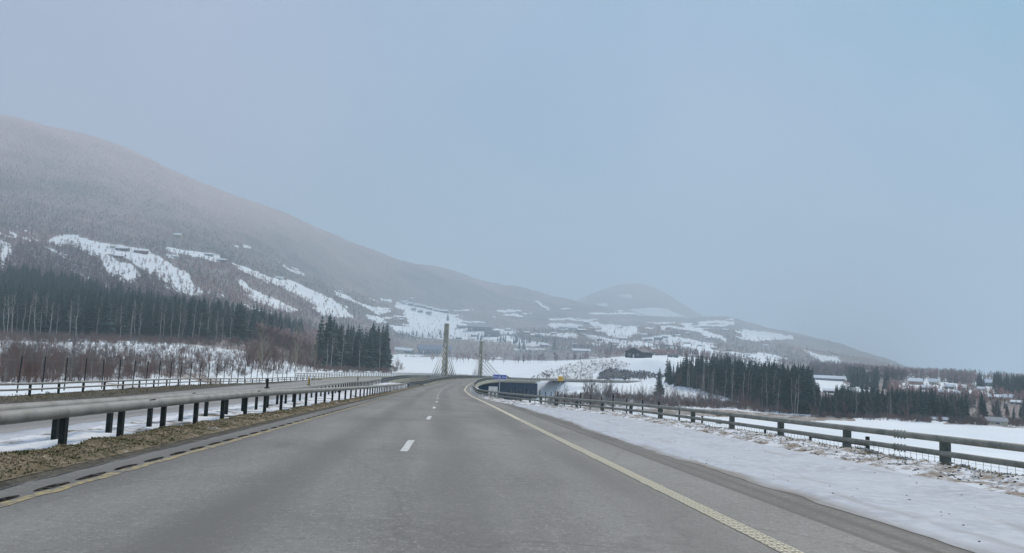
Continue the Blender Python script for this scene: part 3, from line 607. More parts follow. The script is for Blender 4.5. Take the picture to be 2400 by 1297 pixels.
# rail C beyond the opposite carriageway
rC = root('guardrail', 'thin two-pipe guardrail on the far side of the opposite carriageway', 'guardrail')
tsC = np.arange(-12, 152, 2.0)
pipe('upper_pipe', rC, M_pipe, tsC, oRailC, lambda t: .52+oppdz(t), .065, 10)
pipe('lower_pipe', rC, M_pipe, tsC, oRailC, lambda t: .22+oppdz(t), .055, 10)
posts(rC, np.arange(-11, 152, 4.0), oRailC, -.4, .95, cpost(.1, .12, M_post), lambda t: float(oppdz(t)))
# reflector posts standing on the middle rails
M_refl = mat('yellow_plastic', (.55, .36, .03), .5)
for t, m_, lab in ((36.5, M_post, 'black marker post standing on the second pipe rail, left of the yellow one'), (50.5, M_refl, 'yellow marker post standing on the second pipe rail'), (96, M_post, 'small dark marker post where the pipe rail meets the bridge parapet')):
    r = root('marker_post', lab, 'marker post', P(t, float(oRailB(t)), .90+float(oppdz(t)))); h = .42
    put('stem', MB().box(-.05, .05, -.03, .03, 0, h).mesh('stem', m_), r); put('foot', MB().box(-.12, .12, -.06, .06, 0, .03).mesh('foot', M_post), r)
    if m_ is M_refl: put('reflector', MB().box(.01, .045, -.036, -.031, .05, .4).mesh('reflector', M_post), r)

# ------------------------------------------------------------------ bridge
M_conc = mat('bridge_concrete', (.40, .38, .30), .85, .2, [(.5, (.29, .275, .22), .42, .66, 6), (3, (.42, .40, .36), .5, .7, 4)], coords='World')
M_para = mat('grey_green_parapet_steel', (.13, .155, .15), .55, .4, [(3, (.19, .205, .19), .45, .65, 4)], coords='World')
M_dark = mat('under_deck_shade', (.006, .034, .072), 1.0, 0.0, [(.4, (.003, .020, .044), .4, .66, 4)], coords='World')  # navy colour stands for the shade in the void below the deck
tb = np.arange(BR0-2, BR1+2, 2.0)
def deck(label, lo, hi, dzf, thick=1.15):
    r = root('bridge_deck', label, 'bridge'); V = []; sec = []
    for t in tb:
        a, b = float(lo(t)), float(hi(t)); z = float(dzf(t))
        sec = [(a-.35, .22), (a+.05, .22), (a+.05, -.02), (b-.05, -.02), (b-.05, .22), (b+.35, .22), (b+.35, -.45), (b-1.6, -.6), (b-2.6, -thick-.3), (a+2.6, -thick-.3), (a+1.6, -.6), (a-.35, -.45)]
        V += [tuple(P(t, o, h+z)) for o, h in sec]
    n = len(sec); Fq = [(i*n+k, (i+1)*n+k, (i+1)*n+(k+1) % n, i*n+(k+1) % n) for i in range(len(tb)-1) for k in range(n)]
    Fq += [tuple(range(n)), tuple((len(tb)-1)*n+k for k in range(n))[::-1]]
    put('deck_slab', mesh('deck_slab', V, Fq, M_conc), r)
    for t in (BR0+1, 185, 215, 250, 288, 326, 360):
        c = P(t, (float(lo(t))+float(hi(t)))/2, -1.2); put('pier', MB().box(-2.2, 2.2, -.5, .5, -9, 0).mesh('pier', M_conc), r, c, (0, 0, heading(t)))
    return r
dk1 = deck('near concrete bridge deck carrying our carriageway past the pylons and round to the right', lambda t: oAspL(t)-.0, lambda t: oRailR(t)-.0, lambda t: 0.0)
dk2 = deck('far concrete bridge deck carrying the opposite carriageway left of the pylons', lambda t: oRailC(t), lambda t: oRailB(t), lambda t: float(oppdz(t)))
def parapet(label, of, t0, t1, h, step, rails, infill, dzf=lambda t: 0.0, m=M_para, base=.2):
    r = root('bridge_parapet', label, 'railing'); ts = np.arange(t0, t1+.01, 2.0)
    for k, f in enumerate(rails):
        pipe('rail', r, M_pipe if f >= .99 else m, ts, of, lambda t, f=f: base+h*f+np.array([float(dzf(x)) for x in np.atleast_1d(t)]), .055 if f > .9 else .04, 8)
    me = cpost(.09, .11, m)
    for t in np.arange(t0, t1, step): put('post', me, r, P(t, float(of(t)), base-.05+float(dzf(t))), (0, 0, heading(t)), (1, 1, h+.05))
    if infill:
        b = MB()
        for t in np.arange(t0, t1, infill):
            p = P(t, float(of(t)), base+.08+float(dzf(t))); x, y, z = p; b.box(x-.012, x+.012, y-.012, y+.012, z, z+h-.1)
        put('bars', b.mesh('bars', m), r, kind='stuff')
    return r
parapet('long bar parapet on the far left edge of the opposite bridge deck', oRailC, BR0-14, 345, 1.15, 2.0, (.2, .45, .7, 1.0), .7, oppdz, base=.0)
parapet('barred parapet between the decks, on the opposite carriageway side', oRailB, 139, 345, 1.0, 2.0, (.25, .6, 1.0), .22, oppdz, base=.0)
parapet('two-pipe green parapet on the left edge of our bridge deck', oRailA, 126, 345, .95, 2.0, (.35, .72, 1.0), .3, base=.0)
parapet('dark parapet curving round the right edge of our bridge deck', oRailR, 148, 520, .95, 2.0, (.5, 1.0), .16, base=.0)
# kerb-side parapet of the far half of the curve
parapet('far-side parapet of the road bending right beyond the river', lambda t: 0*np.asarray(t, float)+1.2, 346, 540, .7, 4.0, (1.0,), 0, base=.0)
# added wall, painted as the deep shade in the opening under the near span
rw = root('shade_wall', 'added dark blue wall painted as the shade under the curved near deck', 'wall')
def under_shade_wall():
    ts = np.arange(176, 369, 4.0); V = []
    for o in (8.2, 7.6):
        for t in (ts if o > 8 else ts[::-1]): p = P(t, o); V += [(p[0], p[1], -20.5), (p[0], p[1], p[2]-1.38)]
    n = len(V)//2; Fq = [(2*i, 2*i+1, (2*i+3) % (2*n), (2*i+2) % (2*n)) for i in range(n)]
    Fq += [(2*i+1, 2*(n-1-i)+1, 2*(n-2-i)+1, 2*i+3) for i in range(n//2-1)]; return mesh('shade_face', V, Fq, M_dark)
put('shade_face', under_shade_wall(), rw)

# pylons
M_cable = mat('pale_cable_sheath', (.45, .45, .42), .45, .4)
M_anchor = mat('white_anchor_box', (.62, .62, .60), .5, .3)
M_slot = mat('dark_slot', (.03, .035, .03), .8)
def pylon(t, label, h, off):
    p = P(t, off, -1.0); hd = heading(t); r = root('bridge_pylon', label, 'bridge pylon', p, (0, 0, hd))
    H_ = h+1.0
    for s in (-1, 1):       # twin legs with a slot between them
        x0, x1 = (.07, .62) if s > 0 else (-.62, -.07)
        V = []
        for z, k, d_ in ((0, 1.28, 1.25), (H_*.45, 1.05, .95), (H_, .92, .8)):
            V += [(x0*k, -d_, z), (x1*k, -d_, z), (x1*k, d_, z), (x0*k, d_, z)]
        Fq = [(3, 2, 1, 0), (8, 9, 10, 11)]+[(i*4+k, i*4+(k+1) % 4, (i+1)*4+(k+1) % 4, (i+1)*4+k) for i in (0, 1) for k in range(4)]
        put('leg', mesh('leg', V, Fq, M_conc), r)
    put('web', MB().box(-.11, .11, -.72, .72, 0, H_*.965).mesh('web', M_conc), r); put('top_slot', MB().box(-.12, .12, -.80, -.74, H_*.955, H_*.99).mesh('top_slot', M_slot), r)
    for k in range(6):
        za = H_*(.66-.095*k); ya = 28-4.2*k
        for s in (-1, 1):
            put('anchor', MB().box(-.26, .26, s*1.0-.32, s*1.0+.32, za-.55, za+.12).mesh('anchor', M_anchor if s < 0 else M_conc), r)
            put('recess', MB().box(-.52, -.30, s*1.02-.2, s*1.02+.2, za-1.15, za-.5).mesh('recess', M_slot), r)
            # ends of the stay on the deck, in the pylon's own axes
            te = t+s*ya; e = P(te, off, .25); d_ = Vector(e)-Vector(p); c, s_ = math.cos(-hd), math.sin(-hd)
            q = Vector((d_.x*c-d_.y*s_, d_.x*s_+d_.y*c, d_.z))
            for dx in (-.17, .17):
                put('stay_cable', MB().tube([Vector((dx, s*.9, za-.2)), q+Vector((dx*2.2, 0, 0))], .08, 6).mesh('stay_cable', M_cable, True), r)
    return r
pylon(213, 'nearer, taller-looking concrete bridge pylon with stay cables, left of the blue sign', 14.9, -.9)
pylon(322, 'farther, smaller-looking concrete bridge pylon directly beside the blue sign', 15.0, -.9)

# ------------------------------------------------------------------ signs
def textobj(body, size, m, parent, loc, rot):
    c = bpy.data.curves.new('lettering', 'FONT'); c.body = body; c.size = size; c.align_x = 'CENTER'; c.align_y = 'CENTER'; c.extrude = .004; c.materials.append(m)
    tmp = bpy.data.objects.new('tmp_text', c); COL.objects.link(tmp); bpy.context.view_layer.update(); me = bpy.data.meshes.new_from_object(tmp.evaluated_get(bpy.context.evaluated_depsgraph_get())); bpy.data.objects.remove(tmp)
    me.name = 'lettering'; return put('lettering', me, parent, loc, rot, kind='stuff')
M_blue = mat('blue_sign_face', (.02, .07, .42), .4, .5); M_wh = mat('white_sign_paint', (.8, .8, .8), .4, .4); M_galv = mat('galvanised_steel', (.42, .43, .42), .5, .5, metal=.2)
sp = P(90, float(oRailR(90))+1.8, -.35); r = root('bridge_name_sign', 'blue sign reading Harpe bru on a thin steel pole behind the right guardrail', 'road sign', sp, (0, 0, math.radians(-4)))
put('pole', MB().tube([(0, 0, 0), (0, 0, 2.9)], .055, 10).mesh('pole', M_galv, True), r)
bd = put('board', MB().box(-.78, .78, -.03, -.0, 2.35, 2.85).mesh('board', M_blue), r)
for x0, x1, z0, z1 in ((-.76, .76, 2.815, 2.835), (-.76, .76, 2.365, 2.385), (-.76, -.74, 2.385, 2.815), (.74, .76, 2.385, 2.815)):
    put('border', MB().box(x0, x1, -.035, -.0305, z0, z1).mesh('border', M_wh), bd)
textobj('Harpe bru', .39, M_wh, bd, (0, -.036, 2.6), (PI/2, 0, 0))
M_ysign = mat('yellow_sign_face', (.78, .45, .02), .5)
v = ray(1314, 888); D = 340; q = CAM+v*(D/math.hypot(v[0], v[1]))
r = root('yellow_direction_sign', 'square yellow sign beside the road bending right beyond the bridge', 'road sign', (q[0], q[1], q[2]-2.3), (0, 0, math.radians(-10)))
put('pole', MB().box(-.05, .05, 0, .1, -1.0, 3.2).mesh('pole', M_galv), r); bd = put('board', MB().box(-1.1, 1.1, -.06, -.01, 1.3, 3.3).mesh('board', M_ysign), r)
put('arrow', MB().box(-.5, .55, -.07, -.062, 2.2, 2.35).mesh('arrow', M_post), bd)
v = ray(1156, 914); D = 118; q = CAM+v*(D/math.hypot(v[0], v[1]))
r = root('rock_slab', 'pale snow-smeared square slab seen under the parapet, left of the blue sign pole', 'stone slab', q, (0, 0, .1))
put('face', MB().box(-.66, .66, 0, .3, -1.9, .46).mesh('face', mat('snowy_slab', (.62, .60, .57), .9, .2, [(2.2, (.30, .24, .19), .55, .66, 5)])), r)

# ------------------------------------------------------------------ fences
def game_fence():
    r = root('game_fence', 'tall row of leaning black game fence posts beyond the far left guardrail', 'fence'); me = MB().tube([(0, 0, 0), (0, 0, 1)], .055, 7).mesh('post', M_post)
    for k, y in enumerate(np.arange(39, 172, 4.0)):
        x = -33.6+.012*max(0, y-110)**1.4*.4; zt = 1.49-.0315*math.hypot(x*.0+y, 0)
        g = zt-2.9; put('post', me, r, (x, y, g), (random.uniform(-.02, .02), random.uniform(.0, .05), 0), (1, 1, 2.95))
    b = MB(); ys = np.arange(39, 172, 4.0)
    for f in (.5, 1.5, 2.6): b.tube([(-33.55+.0048*max(0, y-110)**1.4, y, 1.49-.0315*y-2.9+f) for y in ys], .0025, 3)
    put('wire_mesh', b.mesh('wire_mesh', M_galv), r, kind='stuff')
game_fence()
def right_fence():
    r = root('wire_fence', 'low wire mesh fence on short dark posts just behind the right guardrail', 'fence')
    me = MB().box(-.045, .045, -.045, .045, 0, 1).mesh('post', M_post); b = MB()
    of = lambda t: np.minimum(16.0, 0*t+16.0); ys = np.arange(14, 150, 4.6)
    top = lambda y: -.0422*y-.18+.28*min(1, max(0, (y-22)/30))+.55*min(1, max(0, (y-48)/12)); fx = lambda y: 15.6 if y < 60 else 15.6-.03*(y-60)
    for k, y in enumerate(ys):
        h = 1.75; put('post', me, r, (fx(y), y, top(y)-h+(.22 if k % 3 == 0 else 0)), (0, random.uniform(-.03, .03), 0), (1.3 if k % 3 == 0 else 1, 1, h))
    put('brace', MB().tube([(fx(27.8), 27.8, top(27.8)-.1), (fx(32.4), 32.4, top(32)-.15)], .04, 6).mesh('brace', M_post), r)
    for y in (23.2, 27.8): put('brace', MB().tube([(fx(y), y, top(y)-.3), (fx(y), y-.9, top(y)-1.4)], .04, 6).mesh('brace', M_post), r)
    for y in np.arange(14, 75, .32):
        z = top(y); b.box(fx(y)-.005, fx(y)+.005, y-.007, y+.007, z-1.5, z-.02)
    for f in np.arange(.12, 1.5, .22): b.tube([(fx(y), y, top(y)-f) for y in ys], .004, 3)
    put('wire_mesh', b.mesh('wire_mesh', M_galv), r, kind='stuff')
right_fence()
CLEAR = []          # views of the houses that trees leave open
def hides_house(x, y, D, h):
    top = y-h*F/D; r = h*.13*F/D
    return any(D < d+6 and abs(x-a) < w_/2+r and y > b-h_*.7 and top < b-1 for a, b, w_, h_, d in CLEAR)
# ------------------------------------------------------------------ buildings
def paint(c): return mat('painted_boards', c, .8, .2, [(1.5, tuple(v*.8 for v in c), .45, .65, 4)])
PAL = {'black': paint((.045, .055, .065)), 'blue': paint((.06, .085, .16)), 'red': paint((.20, .06, .045)), 'brown': paint((.12, .085, .065)), 'white': paint((.66, .66, .64)), 'grey': paint((.28, .28, .29)),
       'yellow': paint((.52, .44, .22)), 'green': paint((.04, .10, .09)), 'cream': paint((.55, .50, .40)), 'orange': paint((.42, .25, .16))}
ROOF = {'snow': mat('snowy_roof', (.80, .83, .86), .8, .2), 'dark': mat('dark_roof', (.07, .075, .09), .7, .3), 'blue': mat('blue_grey_roof', (.13, .15, .23), .6, .3), 'grey': mat('grey_roof', (.33, .34, .36), .7, .3), 'red': mat('red_roof', (.22, .11, .09), .8, .2)}
M_win = mat('window_glass', (.05, .06, .07), .2, .6); M_frame = mat('white_trim', (.7, .7, .69), .6)
def house(px, py, wpx, hpx, name, label, wall, roof, gable=False, nwin=3, yaw=0.0, dmin=200, asp=.6, group=None, door=True, dmax=1e9, trim=True, chimney=False):
    if px > 2130 and name == 'house': wpx *= .8; hpx *= .85
    q = hit(px, py, dmin, dmax)
    if q is None: return
    p, D = q; CLEAR.append((px, py, wpx, hpx, D)); wd = wpx/F*D; ht = hpx/F*D; az = math.atan2(p[0], p[1]); dep = wd*asp if not gable else wd*1.3
    o = root(name, label, 'building' if name != 'shed' else 'shed', p-[0, 0, .25], (0, 0, -az+yaw), group)
    rh = ht*.42; wh = ht-rh+.25; x = wd/2; y = dep/2
    if gable: V = [(-x,-y,0),(x,-y,0),(x,y,0),(-x,y,0),(-x,-y,wh),(x,-y,wh),(x,y,wh),(-x,y,wh),(0,-y,wh+rh),(0,y,wh+rh)]; Fq = [(0,1,5,8,4),(1,2,6,5),(2,3,7,9,6),(3,0,4,7),(4,8,9,7),(5,6,9,8),(0,3,2,1)]
    else: V = [(-x,-y,0),(x,-y,0),(x,y,0),(-x,y,0),(-x,-y,wh),(x,-y,wh),(x,y,wh),(-x,y,wh),(-x,0,wh+rh),(x,0,wh+rh)]; Fq = [(0,1,5,4),(1,2,6,9,5),(2,3,7,6),(3,0,4,8,7),(4,5,9,8),(7,8,9,6),(0,3,2,1)]
    put('wall', mesh('wall', V, Fq, PAL[wall]), o)
    th = max(.12, ht*.05); ov = max(.3, wd*.04); rb = MB()
    def slope(a, b, c, d_):
        up = Vector((0, 0, th)); P4 = [Vector(v) for v in (a, b, c, d_)]; rb.add([tuple(v+Vector((0,0,.03))) for v in P4]+[tuple(v+up) for v in P4], [(0,3,2,1),(4,5,6,7),(0,1,5,4),(1,2,6,5),(2,3,7,6),(3,0,4,7)])
    k = rh/(x if gable else y); e = ov
    if gable:
        slope((-x-e,-y-e,wh-k*e),(0,-y-e,wh+rh),(0,y+e,wh+rh),(-x-e,y+e,wh-k*e)); slope((0,-y-e,wh+rh),(x+e,-y-e,wh-k*e),(x+e,y+e,wh-k*e),(0,y+e,wh+rh))
    else:
        slope((-x-e,-y-e,wh-k*e),(x+e,-y-e,wh-k*e),(x+e,0,wh+rh),(-x-e,0,wh+rh)); slope((-x-e,0,wh+rh),(x+e,0,wh+rh),(x+e,y+e,wh-k*e),(-x-e,y+e,wh-k*e))
    rf = put('roof', rb.mesh('roof', ROOF[roof]), o)
    if chimney: put('chimney', MB().box(x*.2-.35, x*.2+.35, -.35, .35, wh+rh*.5, wh+rh+ht*.12).mesh('chimney', PAL['grey']), rf)
    if wpx >= 9:
        for i in range(nwin):
            cx = -x+wd*(i+.5+.0)/(nwin); ww = min(.7, wd/nwin*.22)*max(1, ht/6); z0, z1 = wh*.38, wh*.72
            w_ = put('window', MB().box(cx-ww, cx+ww, -y-.05, -y-.004, z0, z1).mesh('window', M_frame), o); put('pane', MB().box(cx-ww*.78, cx+ww*.78, -y-.08, -y-.054, z0+(z1-z0)*.1, z1-(z1-z0)*.1).mesh('pane', M_win), w_)
        if door and nwin > 1: cx = -x+wd/nwin; put('door', MB().box(cx-ww*.7, cx+ww*.7, -y-.07, -y-.004, 0, wh*.6).mesh('door', M_frame if wall in ('black', 'blue', 'brown', 'red') else PAL['brown']), o)
    return o
house(1018,829,74,19,'long_barn','long blue-roofed barn on the far river bank behind the near pylon','blue','blue',nwin=7,dmin=1200,asp=.25,yaw=.12)
house(935,826,20,11,'cabin','pale cabin with snow roof on the far bank, left one of the pair','cream','snow',dmin=1200,chimney=True)
house(956,828,22,11,'cabin','green-sided cabin with snow roof on the far bank, right one of the pair','green','snow',dmin=1200,yaw=-.3)
house(1497,839,42,22,'gabled_house','black gabled farmhouse with white trim alone on the snowy rise','black','dark',gable=True,nwin=2,dmin=430,dmax=700,yaw=-.45,chimney=True)
house(1386,834,36,10,'shed','low dark-walled shed with grey roof on the rise left of the black house','brown','grey',nwin=0,dmin=430,dmax=800,asp=.4,yaw=.1)
house(1362,827,40,9,'barn','long snow-roofed barn just behind the low grey-roofed shed','cream','snow',nwin=4,dmin=430,dmax=1700,asp=.3,yaw=.15)
house(1416,834,7,7,'shed','tiny dark green kiosk between the low shed and the black house','green','dark',nwin=0,dmin=430,dmax=800)
house(1543,833,34,12,'farmhouse','brown farmhouse with red-brown roof right of the black gabled house','brown','red',nwin=4,dmin=450,dmax=1000,asp=.4)
house(1577,838,24,9,'shed','dark low shed at the right end of the farm row','black','dark',nwin=2,dmin=430,dmax=1000)
house(1275,814,17,9,'house','red house with snow roof beside the lone dark spruce','red','snow',nwin=2,dmin=1300,yaw=.3)
house(1125,775,58,16,'great_barn','large grey-brown barn on the hill slope right of the near pylon','brown','grey',nwin=6,dmin=1500,asp=.35)
house(1152,789,34,14,'barn','brown barn below the large hill barn','brown','dark',nwin=3,dmin=1500)
house(1085,769,26,9,'house','low white farmhouse on the hill between pylon and large barn','grey','snow',nwin=3,dmin=1500,yaw=.3)
vill = [(946,712,12,'white','snow'),(962,716,12,'brown','snow'),(978,719,14,'grey','snow'),(992,722,13,'red','snow'),(1006,726,15,'brown','snow'),(1022,730,14,'cream','snow'),(1040,733,20,'black','snow'),(985,732,11,'brown','snow'),(1005,738,12,'cream','dark'),(970,727,10,'grey','snow')]
vl = ['white hill-village house, highest on the left','brown snow-roofed house second along the hill-village top row','grey house third along the hill-village top row','red house in the middle of the hill-village top row','brown house fifth along the hill-village top row','cream house sixth along the hill-village top row','dark long house at the right end of the hill village','brown small house in the lower hill-village row, middle','cream dark-roofed house in the lower hill-village row','grey small house in the lower hill-village row, left']
for (x, y, w_, a, b), l in zip(vill, vl): house(x, y, w_, 7, 'village_house', l, a, b, nwin=2, dmin=1500, yaw=random.uniform(-.4, .4), group='houses of the hill village')
for x, y, w_, h_, a, b, l in ((330,594,26,9,'red','snow','red farmhouse at the right end of the left hillside farm'),(287,588,24,8,'brown','snow','brown barn at the left hillside farm'),(268,582,16,7,'cream','snow','cream house leftmost at the left hillside farm'),
    (410,604,14,5,'white','snow','small white-roofed shed alone in the hillside wood'),(416,556,16,8,'yellow','snow','yellow house highest on the wooded left hillside'),(520,614,20,7,'brown','snow','brown house above the long white slope'),
    (277,604,18,6,'red','snow','red barn below the left hillside farm'),(655,655,16,6,'white','snow','white house at the top of the long white slope'),(490,600,18,6,'grey','snow','grey house on the hillside clearing'),
    (965,703,9,5,'white','snow','lone white house above the hill village'),(798,686,8,5,'white','snow','tiny white house right of the long white slope'),
    (1320,771,20,8,'white','snow','white farmhouse in the mid-hill clearing'),(1342,775,22,11,'white','snow','tall white barn in the mid-hill clearing'),(1362,777,20,6,'brown','snow','long low brown barn in the mid-hill clearing'),
    (1376,759,10,5,'red','snow','small red house at the head of the bright hill field'),(1543,796,18,8,'brown','snow','brown farmhouse below the right hill'),(1520,799,16,7,'black','snow','dark shed beside the brown farmhouse below the right hill'),
    (1557,792,16,6,'grey','snow','grey barn above the brown farmhouse'),(1510,787,13,5,'white','snow','white shed at the bend of the hill road'),(1588,789,10,5,'cream','snow','small cream house alone right of the farm below the hill'),
    (1460,796,18,5,'grey','snow','low grey barn under the bright hill field'),(1700,776,12,5,'white','snow','lone white house on the upper right hill'),(1565,812,14,6,'cream','snow','cream house among the lower hill fields'),
    (1235,783,13,6,'brown','snow','small brown house on the slope left of the mid-hill clearing'),(1260,790,12,6,'black','dark','small black house below the mid-hill clearing, left side'),(1298,784,12,5,'red','snow','small red barn below the mid-hill clearing'),
    (1190,776,12,6,'brown','snow','small brown house right of the large hill barn'),(1205,785,10,5,'white','snow','tiny white house right of the large hill barn'),(1405,800,12,5,'brown','dark','brown shed between the hill fields above the snow-roofed barn'),
    (1437,806,12,5,'red','snow','small red house above the dark spruce behind the sheds'),(1610,806,13,5,'brown','snow','brown house in the lower field above the right-hand wood, left one'),(1640,812,12,5,'cream','snow','cream house in the lower field above the right-hand wood'),
    (1672,818,13,5,'red','snow','red house in the lower field above the right-hand wood'),(1708,824,12,5,'brown','dark','brown dark-roofed house in the lower field above the right-hand wood'),(1752,834,13,5,'white','snow','white house in the lower field above the right-hand wood, rightmost'),
    (1795,812,10,4,'white','snow','tiny white house high on the right hill slope'),(1660,795,10,4,'brown','snow','tiny brown house at the foot of the right hill clearing'),(1612,784,9,4,'red','snow','tiny red house on the right hill clearing'),
    (1075,795,14,6,'brown','snow','brown house on the snowy slope behind the near pylon'),(1110,789,12,6,'red','snow','red house left of the brown barn below the large hill barn'),(940,752,12,5,'brown','snow','brown farmhouse at the foot of the hill village'),
    (2146,902,32,15,'orange','snow','large orange-brown house with snow roof in the right-hand village'),(2188,902,20,14,'cream','snow','cream house with snow roof, middle of the right-hand village'),
    (2225,912,18,11,'brown','snow','brown house in the lower right-hand village'),(2168,914,22,11,'grey','snow','grey house lowest left in the right-hand village'),(2318,906,22,16,'green','snow','dark green two-storey house high in the right-hand village'),
    (2300,916,16,9,'white','snow','white house below the dark green one'),(2245,926,16,9,'white','snow','white house at the bottom of the right-hand village'),(2205,924,14,9,'red','snow','red house near the bottom of the right-hand village'),
    (2036,878,13,9,'white','snow','white gabled house between hazy trees above the right-hand wood'),(1942,921,22,9,'brown','snow','brown gabled house at the gap in the right-hand wood'),(2065,880,10,6,'brown','snow','small brown house on the hazy ridge'),
    (2330,938,34,13,'yellow','snow','yellow villa with snow roof, larger left one'),(2362,941,26,16,'yellow','snow','yellow villa taller right wing'),(2385,948,26,9,'brown','snow','brown low house right of the yellow villa'),
    (2218,988,16,9,'cream','snow','cream cottage at the far edge of the right-hand field'),(2190,986,14,8,'brown','snow','brown cottage at the far edge of the right-hand field')):
    house(x, y, w_, h_, 'house', l, a, b, nwin=3 if w_ > 20 else 2, dmin=232 if px else 0, yaw=random.uniform(-.4, .4)) if False else house(x, y, w_, h_, 'house', l, a, b, nwin=3 if w_ > 20 else 2, dmin=(360 if x > 1900 and y < 960 else (232 if x > 1900 else 700)), yaw=random.uniform(-.4, .4))
house(2334,996,36,14,'garage','pale garage with one dark doorway at the far edge of the right-hand field','cream','grey',nwin=1,dmin=238,asp=.5,yaw=.35,door=False)
house(1942,892,64,10,'long_warehouse','long white-roofed warehouse seen through the gap in the right-hand wood','grey','snow',nwin=8,dmin=450,asp=.2)

# ------------------------------------------------------------------ trees
M_needle = mat('spruce_needles', (.045, .080, .070), .85, .2, [(1.6, (.020, .040, .036), .4, .65, 3), (.4, (.08, .095, .065), .5, .7, 2)])
M_bark = mat('dark_bark', (.075, .062, .055), .9, .1)
M_birch = mat('birch_bark', (.42, .39, .36), .8, .2, [(5, (.12, .11, .10), .56, .66, 4)])
M_pale = mat('pale_yellow_bark', (.34, .30, .22), .8, .2, [(3, (.18, .16, .12), .5, .66, 4)])
M_twig = mat('brown_twigs', (.125, .095, .09), .9, .1, [(.6, (.17, .13, .11), .4, .65, 2)])
M_twig_r = mat('reddish_twigs', (.23, .145, .12), .9, .1, [(.6, (.14, .12, .115), .4, .65, 2)])
M_twig_g = mat('grey_twigs', (.20, .185, .165), .9, .1, [(.5, (.10, .09, .095), .4, .65, 2)])
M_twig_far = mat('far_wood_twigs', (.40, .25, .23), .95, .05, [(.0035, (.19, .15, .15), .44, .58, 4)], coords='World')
def summit_mist(m):        # pale summit mist painted into the wood and ground colours by height
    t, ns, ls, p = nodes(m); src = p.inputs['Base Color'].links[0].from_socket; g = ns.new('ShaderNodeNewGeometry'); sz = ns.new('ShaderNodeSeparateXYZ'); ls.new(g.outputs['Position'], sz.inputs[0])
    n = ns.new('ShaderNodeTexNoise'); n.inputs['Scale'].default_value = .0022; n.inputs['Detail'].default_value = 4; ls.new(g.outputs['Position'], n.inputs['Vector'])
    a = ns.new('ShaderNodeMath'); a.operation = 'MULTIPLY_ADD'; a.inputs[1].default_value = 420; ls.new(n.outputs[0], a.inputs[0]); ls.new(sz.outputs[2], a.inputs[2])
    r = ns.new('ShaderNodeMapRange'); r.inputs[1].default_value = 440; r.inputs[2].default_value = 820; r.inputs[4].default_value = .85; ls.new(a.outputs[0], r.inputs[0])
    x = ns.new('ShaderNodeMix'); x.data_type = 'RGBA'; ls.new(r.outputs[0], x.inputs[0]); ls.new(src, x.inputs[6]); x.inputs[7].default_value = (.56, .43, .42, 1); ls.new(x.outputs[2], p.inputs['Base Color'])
summit_mist(M_twig_far); summit_mist(M_terrain)
def spruce(seed, h=1.0, wid=.17, tiers=20, nb=9, low=.06):
    rg = random.Random(seed); V = []; Fq = []
    for i in range(tiers):
        u = i/(tiers-1); z = low+(1-low)*u**.92; r = wid*(1-u)**.8*(1+rg.uniform(-.22, .22))+.006
        n = max(4, int(nb*(1-u*.5))); a0 = rg.random()*6.28
        for k in range(n):
            a = a0+2*PI*k/n+rg.uniform(-.25, .25); rr = r*rg.uniform(.6, 1.15); dr = rr*rg.uniform(.18, .5); wd = rr*rg.uniform(.28, .45)
            c, s = math.cos(a), math.sin(a); b = len(V)
            V += [(c*.004, s*.004, z+.02*(1-u)), (c*rr*.6-s*wd, s*rr*.6+c*wd, z-dr*.55-wd*.3), (c*rr*.6+s*wd, s*rr*.6-c*wd, z-dr*.6-wd*.3), (c*rr, s*rr, z-dr+.012), (c*rr*.62, s*rr*.62, z-dr*.45+.012), (c*rr*.7, s*rr*.7, z-dr-.035)]
            Fq += [(b, b+1, b+4), (b, b+4, b+2), (b+1, b+3, b+4), (b+2, b+4, b+3), (b+1, b+5, b+2)]
    b = len(V); V += [(.008, 0, .95), (-.006, .008, .95), (-.006, -.008, .95), (0, 0, 1.03)]; Fq += [(b, b+1, b+3), (b+1, b+2, b+3), (b+2, b, b+3)]
    return mesh('crown', V, Fq, M_needle)
def spruce_trunk(): return MB().tube([(0, 0, -.03), (0, 0, .4), (0, 0, .97)], [.014, .010, .003], 6).mesh('trunk', M_bark)
SPR = [(spruce(k, wid=(.17, .20, .15, .23, .18)[k], tiers=(20, 17, 22, 16, 19)[k], low=(.05, .03, .16, .02, .25)[k])) for k in range(5)]; SPT = spruce_trunk()
SPF = [spruce(40+k, wid=(.16, .19, .14)[k], tiers=9, nb=6, low=.04) for k in range(3)]
def seg(V, Fq, a, b, ra, rb, n=3):
    d = (b-a); 
    if d.length < 1e-6: return
    d.normalize(); x = d.cross(Vector((0, 0, 1))) if abs(d.z) < .9 else d.cross(Vector((1, 0, 0))); x.normalize(); y = x.cross(d); o = len(V)
    for p, r in ((a, ra), (b, rb)):
        for k in range(n): an = 2*PI*k/n; V.append(tuple(p+(x*math.cos(an)+y*math.sin(an))*r))
    for k in range(n): k2 = (k+1) % n; Fq.append((o+k, o+k2, o+n+k2, o+n+k))
